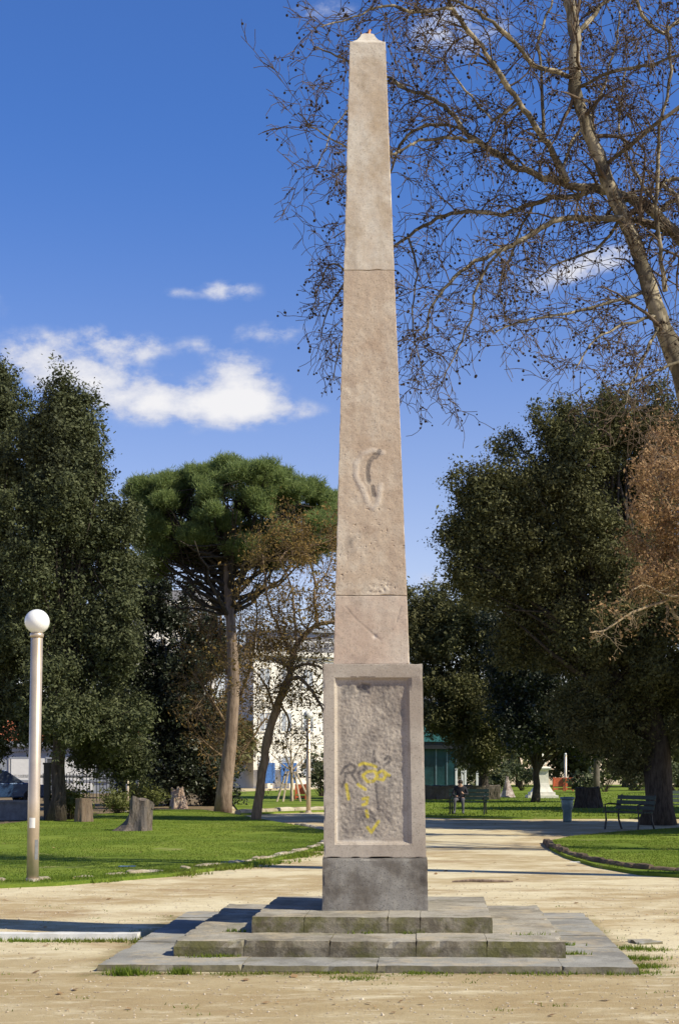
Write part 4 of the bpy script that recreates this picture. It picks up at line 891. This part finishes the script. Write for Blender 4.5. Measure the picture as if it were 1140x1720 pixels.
# ------------------------------------------------------------------ stumps and rocks
def stump(base, h, r0, r1, label, mat, seed, roots=.5, n=28, skew=0, cat='tree stump', jag=.15, name='tree_stump', leftroot=0, rough=1.0):
    r = random.Random(seed); t = MB(); K = 12; vs = []; fs = []
    for i in range(K+1):
        f = i/K; z = h*f-.05
        for k in range(n):
            a = 2*math.pi*k/n; nz = noise.noise(Vector((math.cos(a)*1.6, math.sin(a)*1.6, seed+f*.6))); nf = noise.noise(Vector((math.cos(a)*5, math.sin(a)*5, seed+f*1.2)))
            rad = (r0*(1-f)**1.4+r1*(1-(1-f)**1.4))*(1+.28*nz*rough+.16*nf*rough)+roots*r0*max(0, nz+.1)*(1-f)**4
            if leftroot: rad += leftroot*max(0, math.cos(a-3.3))**3*(1-f)**3
            top = (h*jag*noise.noise(Vector((math.cos(a)*1.3, math.sin(a)*1.3, seed*2))) if i >= K-2 else 0)
            vs.append((rad*math.cos(a)+skew*f*h, rad*math.sin(a), z+top))
    for i in range(K):
        for k in range(n): fs.append((i*n+k, i*n+(k+1) % n, (i+1)*n+(k+1) % n, (i+1)*n+k))
    c = len(vs); vs.append((skew*h, 0, h*.93-.05)); fs += [(K*n+k, K*n+(k+1) % n, c) for k in range(n)]
    t.add(vs, fs); o = t.build(name, mat, None, False); o.location = (base.x, base.y, base.z); return tag(o, label, cat)
stump(G(236, 1395, LZ), .80, .27, .30, 'dark jagged weathered tree stump with a root spreading left on the left lawn', M['stump'], 3, .5, jag=.25, leftroot=.55, rough=1.5)
stump(G(141, 1380, LZ), .72, .27, .24, 'short brown cylindrical stump beside the olive bush', M['stump_b'], 5, .1, jag=.05)
stump(G(300, 1357, LZ), .78, .40, .24, 'pale broken stump lit by the sun at the edge of the dark trees', M['stump_l'], 8, .3, skew=-.1, jag=.5)
stump(G(988, 1357, LZ), .85, .58, .46, 'wide black sawn stump on the shaded back lawn', M['bark_ev'], 12, .2, jag=.08)
stump(G(851, 1339, LZ), 1.15, .42, .07, 'jagged pinkish rock with pale pointed top on the back lawn', M['rockp'], 15, .3, cat='rock', name='rock', jag=.1)
b = Vector(((1001-CX)/F*72, 72, 0)); t = MB(); t.tube([b+Vector((0, 0, -.1)), b+Vector((0, 0, 1.2)), b+Vector((.05, 0, 2.6)), b+Vector((.02, 0, 4.4))], [.19, .155, .14, .1], 12, rough=.3)
o_ = empty('bare_tree', b, 'pale straight bare trunk beside the distant lamp post', 'tree'); t.build('trunk', M['wall_b'], o_, True, origin=b)
k_ = MB()
for i in range(7): k_.tube([b+Vector((0, 0, 3+.2*i)), b+Vector((random.uniform(-1.2, 1.2), random.uniform(-1, 1), 4.5+.2*i))], [.05, .015], 5)
k_.build('branches', M['bark_ev'], o_, origin=b)

# ------------------------------------------------------------------ white marble monument
mo = G(909, 1340, LZ); mt = empty('monument', (mo.x, mo.y, LZ), 'white marble bust pedestal standing on the sunny back lawn', 'monument')
b = MB(); b.box(-.78, .78, -.78, .78, -.1, .14); b.box(-.64, .64, -.64, .64, .14, .30); b.build('plinth', M['ped_w'], mt)
b = MB(); 
for (h0, h1, z0, z1) in ((.56, .40, .302, .55), (.40, .33, .55, .78), (.33, .31, .78, 1.45), (.42, .46, 1.45, 1.54), (.46, .38, 1.54, 1.62)):
    b.add([(-h0,-h0,z0),(h0,-h0,z0),(h0,h0,z0),(-h0,h0,z0),(-h1,-h1,z1),(h1,-h1,z1),(h1,h1,z1),(-h1,h1,z1)], [(0,1,5,4),(1,2,6,5),(2,3,7,6),(3,0,4,7),(4,5,6,7),(3,2,1,0)])
b.build('pillar', M['ped_w'], mt)
b = MB(); b.lathe([(.12, 1.62), (.10, 1.70), (.24, 1.78), (.26, 1.9), (.12, 1.99), (.09, 2.05), (.13, 2.13), (.135, 2.2), (.08, 2.29), (.02, 2.31)], 16); b.build('bust', M['ped_w'], mt, True)

# ------------------------------------------------------------------ benches, person, bin
def bench(loc, rz, L, label):
    t = empty('park_bench', loc, label, 'bench', 'dark green park benches', rz=rz)
    for i in range(4): b = MB().box(-L/2, L/2, -.24+i*.11, -.15+i*.11, .40, .43); b.build('seat_slat', M['green_paint'], t)
    for i in range(3):
        Mx = Matrix.Translation((0, .21+.03*i, .53+i*.13)) @ Matrix.Rotation(-.2, 4, 'X'); b = MB().box(-L/2, L/2, -.012, .012, -.05, .05, M=Mx); b.build('back_slat', M['green_paint'], t)
    for s in (-1, 1):
        x = s*(L/2-.1); b = MB(); b.tube([(x, -.24, -.05), (x, -.2, .2), (x, -.22, .40), (x, .2, .40), (x, .24, .5), (x, .33, .86)], .026, 6)
        b.tube([(x, .2, .40), (x, .22, .2), (x, .32, -.05)], .026, 6); b.tube([(x, -.22, .40), (x, -.24, .6), (x, -.1, .63), (x, .22, .6)], .022, 6); b.build('frame', M['iron'], t)
    return t
bp = G(786, 1368, LZ); bench((bp.x, bp.y+.2, LZ), R(-12), 1.35, 'green park bench with a seated person, facing the path beyond the pedestal')
bp2 = G(1058, 1392, LZ); bench((bp2.x, bp2.y+.3, LZ), R(-60), 1.5, 'dark bench in shade just left of the thick dark trunk')
bp3 = G(1134, 1374, LZ); bench((bp3.x, bp3.y+.3, LZ), R(10), 1.5, 'green bench at the right edge behind the thick trunk')
# seated person: one skinned body
def person():
    t = empty('person', (bp.x-.26, bp.y+.12, LZ), 'seated person in dark clothes at the left end of the green bench', 'person', rz=R(-12))
    J = {'pel': ((0, .02, .50), .125), 'sp': ((0, .05, .66), .13), 'ch': ((0, .04, .82), .15), 'nk': ((0, 0, .955), .055), 'hd': ((.0, -.03, 1.03), .075), 'ht': ((0, -.03, 1.10), .07),
         'sl': ((-.17, .03, .88), .062), 'el': ((-.24, -.04, .66), .045), 'wl': ((-.10, -.22, .60), .032), 'hl': ((-.05, -.27, .61), .03), 'sr': ((.17, .03, .88), .062), 'er': ((.25, -.02, .67), .045), 'wr': ((.12, -.22, .70), .032), 'hr': ((.07, -.25, .76), .03),
         'ql': ((-.09, -.02, .49), .095), 'kl': ((-.12, -.42, .50), .065), 'al': ((-.13, -.42, .10), .042), 'tl': ((-.14, -.56, .05), .036), 'qr': ((.09, -.02, .49), .095), 'kr': ((.14, -.42, .52), .065), 'ar': ((.15, -.36, .10), .042), 'tr': ((.17, -.5, .05), .036)}
    E = ['pel-sp', 'sp-ch', 'ch-nk', 'nk-hd', 'hd-ht', 'ch-sl', 'sl-el', 'el-wl', 'wl-hl', 'ch-sr', 'sr-er', 'er-wr', 'wr-hr', 'pel-ql', 'ql-kl', 'kl-al', 'al-tl', 'pel-qr', 'qr-kr', 'kr-ar', 'ar-tr']
    ks = list(J); me = bpy.data.meshes.new('body'); me.from_pydata([J[k][0] for k in ks], [tuple(ks.index(x) for x in e.split('-')) for e in E], [])
    o = bpy.data.objects.new('body', me); scene.collection.objects.link(o)
    sk = o.modifiers.new('s', 'SKIN'); su = o.modifiers.new('u', 'SUBSURF'); su.levels = su.render_levels = 1
    for i, k in enumerate(ks): me.skin_vertices[0].data[i].radius = (J[k][1],)*2; me.skin_vertices[0].data[i].use_root = (k == 'pel')
    dg = bpy.context.evaluated_depsgraph_get(); nm = bpy.data.meshes.new_from_object(o.evaluated_get(dg)); bpy.data.objects.remove(o)
    nm.materials.clear(); [nm.materials.append(M[k]) for k in ('cloth', 'skin', 'jean')]
    for f in nm.polygons:
        c = f.center; f.use_smooth = True
        f.material_index = 1 if (c.z > .94 or (c.y < -.225 and .56 < c.z < .8)) else (2 if c.z < .56 and c.y < -.05 else 0)
    bo = bpy.data.objects.new('body', nm); link(bo, t)
    h = MB(); Mx = Matrix.Translation((0, -.01, 1.075)); h.lathe([(.02, .085), (.06, .07), (.085, .03), (.088, -.02), (.07, -.06)], 14, Mx); h.build('hair', M['hair'], t, True)
person()
bn = G(952, 1378, LZ); t = empty('litter_bin', (bn.x, bn.y, LZ), 'grey-blue litter bin on the shaded back lawn edge beside the dark stump', 'bin')
b = MB(); b.lathe([(.12, -.05), (.13, .0), (.13, .30), (.17, .36), (.18, .60), (.17, .62)], 18); b.build('body', M['bin'], t, True)
b = MB(); b.lathe([(.215, .62), (.22, .66), (.20, .69), (.05, .70)], 18); b.build('lid', M['bin'], t, True)

# ------------------------------------------------------------------ background structures
def rotm(loc, rz): return Matrix.Translation(loc) @ Matrix.Rotation(rz, 4, 'Z')
def building(name, label, loc, rz, W_, Dp, H, rows, cols, wall, winm, cat='building', wz0=1.2, wh=1.6, ww=1.0, roofm=None, shut=None):
    t = empty(name, loc, label, cat, rz=rz); b = MB(); b.box(0, W_, 0, Dp, -.5, H); b.build('wall', wall, t)
    c = MB(); c.box(-.3, W_+.3, -.35, Dp+.3, H, H+.35); c.box(-.12, W_+.12, -.14, Dp+.12, H-.28, H+.004); c.build('cornice', wall, t); MB().box(-.06, W_+.06, -.06, 0-.002, H*.34, H*.34+.2).build('string_course', wall, t)
    rf = MB(); rf.add([(-.3,-.3,H+.352),(W_+.3,-.3,H+.352),(W_+.3,Dp+.3,H+.352),(-.3,Dp+.3,H+.352),(W_*.2,Dp*.3,H+1.8),(W_*.8,Dp*.3,H+1.8),(W_*.8,Dp*.7,H+1.8),(W_*.2,Dp*.7,H+1.8)], [(0,1,5,4),(1,2,6,5),(2,3,7,6),(3,0,4,7),(4,5,6,7)]); rf.build('roof', roofm or M['roof'], t)
    fh = H/rows
    for i in range(rows):
        for j in range(cols):
            x = W_*(j+.5)/cols; z = i*fh+fh*.30; f = MB()
            f.box(x-ww/2-.1, x+ww/2+.1, -.07, -.005, z+wh, z+wh+.14); f.box(x-ww/2-.12, x+ww/2+.12, -.1, -.005, z-.12, z); f.box(x-ww/2-.1, x-ww/2, -.06, -.005, z, z+wh); f.box(x+ww/2, x+ww/2+.1, -.06, -.005, z, z+wh)
            f.box(x-.03, x+.03, -.05, -.03, z, z+wh)
            fo = f.build('window', wall, t); g_ = MB().box(x-ww/2, x+ww/2, -.03, -.01, z, z+wh); g_.build('pane', winm, fo)
    return t
D = 120
wb = building('apartment_building', 'sunlit white building with cornice seen through the bare tree left of the pedestal', ((436-CX)/F*D, D-6, 0), R(22), 9.0, 8, 10.4, 3, 5, M['wall_w'], M['pane_pale'], ww=.8, wh=1.4)
b = MB()
for i, x in enumerate((.3, 2.1)): b.box(x, x+1.3, -.5, -.42, .4, 2.0)
b.build('shutters', M['blue'], wb)
b = MB(); b.box(1.5, 8, 2.5, 7, 10.752, 12.6); b.box(1.2, 8.3, 2.2, 7.3, 12.6, 12.8); b.build('attic', M['wall_g'], wb)
b = MB()
for k in range(16): x = .2+k*.56; b.box(x, x+.05, .1, .15, 10.752, 11.6)
b.box(.1, 9, .08, .17, 11.6, 11.66); b.build('railing', M['white'], wb)
building('apartment_building', 'cream building glimpsed behind the tree to the right of the pedestal', ((600-CX)/F*140, 140, 0), R(-8), 10.5, 8, 8.6, 3, 4, M['wall_w'], M['wall_g'])
building('apartment_building', 'pale distant block half hidden behind the pine branches', ((215-CX)/F*150, 150, 0), R(10), 9, 8, 18.5, 6, 4, M['wall_w'], M['wall_g'])
sb_ = building('street_building', 'grey street building with large windows behind the near lamp post', ((-95-CX)/F*92, 90, 0), R(3), 13.2, 7, 2.9, 1, 6, M['wall_g'], M['glass'], wz0=.6, wh=1.3, ww=1.5, roofm=M['red_tile'])
for i, x in enumerate((4.6, 7.6)): b = MB(); b.box(x, x+2.2, -.06, -.003, .2, 2.2); b.build('white_panel', M['white'], sb_)
# teal pavilion
D = 100; x0 = (688-CX)/F*D; pv = empty('pavilion', (x0, D, 0), 'teal glazed pavilion with green roof just right of the pedestal', 'pavilion')
b = MB(); b.box(0, 3.2, 0, 3, -.1, 2.9); b.build('wall', M['teal_glass'], pv)
b = MB()
for x in (0, .9, 1.75, 2.5, 3.14): b.box(x, x+.09, -.05, -.003, -.1, 2.9)
b.build('mullions', M['bin'], pv)
b = MB(); b.add([(-.5,-.6,3.4),(3.6,-.6,3.4),(3.6,3.5,3.4),(-.5,3.5,3.4),(.6,.7,4.9),(2.4,.7,4.9),(2.4,2.2,4.9),(.6,2.2,4.9)], [(0,1,5,4),(1,2,6,5),(2,3,7,6),(3,0,4,7),(4,5,6,7),(3,2,1,0)]); b.build('roof', M['teal'], pv)
b = MB(); b.box(-.4, 3.5, -.5, 3.4, 2.902, 3.398); b.build('fascia', M['iron'], pv)
# low garden wall, fence posts
wlb = sbox('garden_wall', M['wall_b'], 60, 3, 5, boxfn(-.8, 3.6, 0, .4, -.05, .70), .05, .05, 91, None, nsc=2.0); wp = G(690, 1343, LZ); wlb.location = (wp.x+.8, wp.y, LZ)
tag(wlb, 'low brown stone wall on the back lawn right of the pedestal', 'wall')
for i, px in enumerate((766, 776, 781, 801, 834)):
    D = 96; b = MB(); b.box(-.07, .07, -.07, .07, -.1, 1.5-.15*(i % 2)); b.box(-.09, .09, -.09, .09, 1.5-.15*(i % 2), 1.56-.15*(i % 2)); o = b.build('fence_post', M['white']); o.location = ((px-CX)/F*D, D, 0)
    tag(o, ['first pale thin post right of the teal pavilion', 'second pale thin post right of the teal pavilion', 'third pale thin post right of the teal pavilion', 'pale thin post left of the evergreen trunk behind the bench', 'pale thin post left of the pink rock'][i], 'post', 'pale posts at the far end of the park')
# orange barriers
def barrier(px, py, D, w_, h_, label):
    t = empty('barrier', ((px-CX)/F*D, D, LZ), label, 'barrier', 'orange work barriers'); b = MB(); b.box(-w_/2, w_/2, -.02, .02, h_*.35, h_); b.box(-w_/2, w_/2, -.02, .02, h_*.1, h_*.22); b.build('panel', M['orange'], t)
    for s in (-1, 1): MB().box(s*w_/2-.03, s*w_/2+.03, -.15, .15, -.05, h_*1.02).build('leg', M['orange'], t)
barrier(505, 1335, 72, .5, .75, 'orange-brown barrier on the middle lawn left of the white lamp post')
barrier(937, 1322, 98, .7, .9, 'orange barrier just left of the distant lamp post by the monument'); barrier(955, 1322, 98, .5, .9, 'orange barrier just right of the distant lamp post by the monument')
# street wall, car
cw = MB(); cw.box(-2.9, 0, 0, .3, -.1, .55); cw.box(-2.95, .05, -.05, .35, .552, .62); o = cw.build('street_wall', M['conc']); o.location = ((44-CX)/F*44, 44.3, 0); tag(o, 'low grey concrete wall at the left edge beyond the lawn', 'wall')
def car(loc, rz):
    t = empty('parked_car', loc, 'dark blue parked car behind the low grey wall at the left edge', 'car', rz=rz)
    prof = [(-2.1, .3), (-2.15, .62), (-2.0, .82), (-1.2, .92), (1.4, .94), (2.05, .85), (2.12, .5), (2.05, .3)]
    def ext(pr, hw, m, name, top=1.0):
        b = MB(); n = len(pr); vs = [(x, -hw*(top if z > .93 else 1), z) for x, z in pr]+[(x, hw*(top if z > .93 else 1), z) for x, z in pr]
        b.add(vs, [tuple(range(n)), tuple(range(n, 2*n))[::-1]]+[(i, i+n, (i+1) % n+n, (i+1) % n) for i in range(n)]); o = b.build(name, m, t)
        md = o.modifiers.new('b', 'BEVEL'); md.width = .05; md.segments = 2; return o
    ext(prof, .86, M['carpaint'], 'body'); ext([(-1.15, .9), (-.45, 1.38), (.8, 1.42), (1.45, .92)], .78, M['glass'], 'windows', .86); ext([(-.5, 1.37), (-.3, 1.46), (.7, 1.47), (.86, 1.40)], .66, M['carpaint'], 'roof')
    for x in (-1.35, 1.3):
        for s in (-1, 1):
            Mx = Matrix.Translation((x, s*.78, .32)) @ Matrix.Rotation(R(90), 4, 'X'); w_ = MB(); w_.lathe([(.2, -.1), (.32, -.1), (.33, 0), (.32, .1), (.2, .1)], 20, Mx); wo_ = w_.build('wheel', M['rubber'], t); q = MB(); q.lathe([(.05, -.105), (.2, -.09), (.2, .09), (.05, .105)], 14, Mx); q.build('rim', M['steel'], wo_)
    for s in (-1, 1): MB().box(2.04, 2.13, s*.62-.18, s*.62+.18, .58, .76).build('headlight', M['chrome'], t)
car(((-10-CX)/F*62, 62, .05), R(-150))
t = MB(); b = Vector(((80-CX)/F*43.5, 43.5, 0)); o_ = empty('post', b, 'dark upright post between the near lamp post and the evergreen trunk', 'post'); t.box(-.09, .09, -.09, .09, -.1, 1.7); t.box(-.11, .11, -.11, .11, 1.7, 1.76); t.build('shaft', M['iron'], o_)
# iron railing fence along the street on the left
D = 70; fn_ = empty('iron_fence', ((50-CX)/F*D, D, 0), 'dark iron railing fence along the street behind the stumps', 'fence')
b = MB(); [b.box(i*.16, i*.16+.03, -.015, .015, -.05, 1.35) for i in range(46)]; b.build('bars', M['iron'], fn_)
MB().box(0, 7.4, -.03, .03, 1.15, 1.2).build('rail', M['iron'], fn_); MB().box(0, 7.4, -.03, .03, .15, .2).build('rail', M['iron'], fn_)
# litter
def scrap(px, py, s, mat, label, name='paper_scrap'):
    p = G(px, py, .055 if name != 'stick' else 0); b = MB(); vs = [(x*s+random.uniform(-.3, .3)*s*.3, y*s*.7, .004+abs(noise.noise(Vector((x*3, y*3, px))))*s*.5) for y in range(-1, 2) for x in range(-1, 2)]
    b.add(vs, [(0,1,4,3),(1,2,5,4),(3,4,7,6),(4,5,8,7)]); o = b.build(name, mat); sm = o.modifiers.new('s', 'SOLIDIFY'); sm.thickness = .004; o.location = p; tag(o, label, 'litter')
scrap(965, 1448, .08, M['paper'], 'white paper scrap on the gravel just outside the right kerb')
scrap(1133, 1462, .10, M['paper'], 'white scrap on the right lawn at the photo edge')
scrap(214, 1455, .13, M['bluebag'], 'flattened bluish plastic bag on the left lawn', 'plastic_bag')
b = MB(); b.tube([(-.45, 0, .01), (-.2, .02, .025), (.1, -.01, .02), (.4, .03, .01)], [.012, .02, .022, .01], 6); o = b.build('fallen_stick', M['bark_pine']); o.location = G(813, 1482); tag(o, 'thin brown stick lying on the gravel right of the pedestal', 'stick')
print('faces', sum(len(o.data.polygons) for o in scene.objects if o.type == 'MESH'))
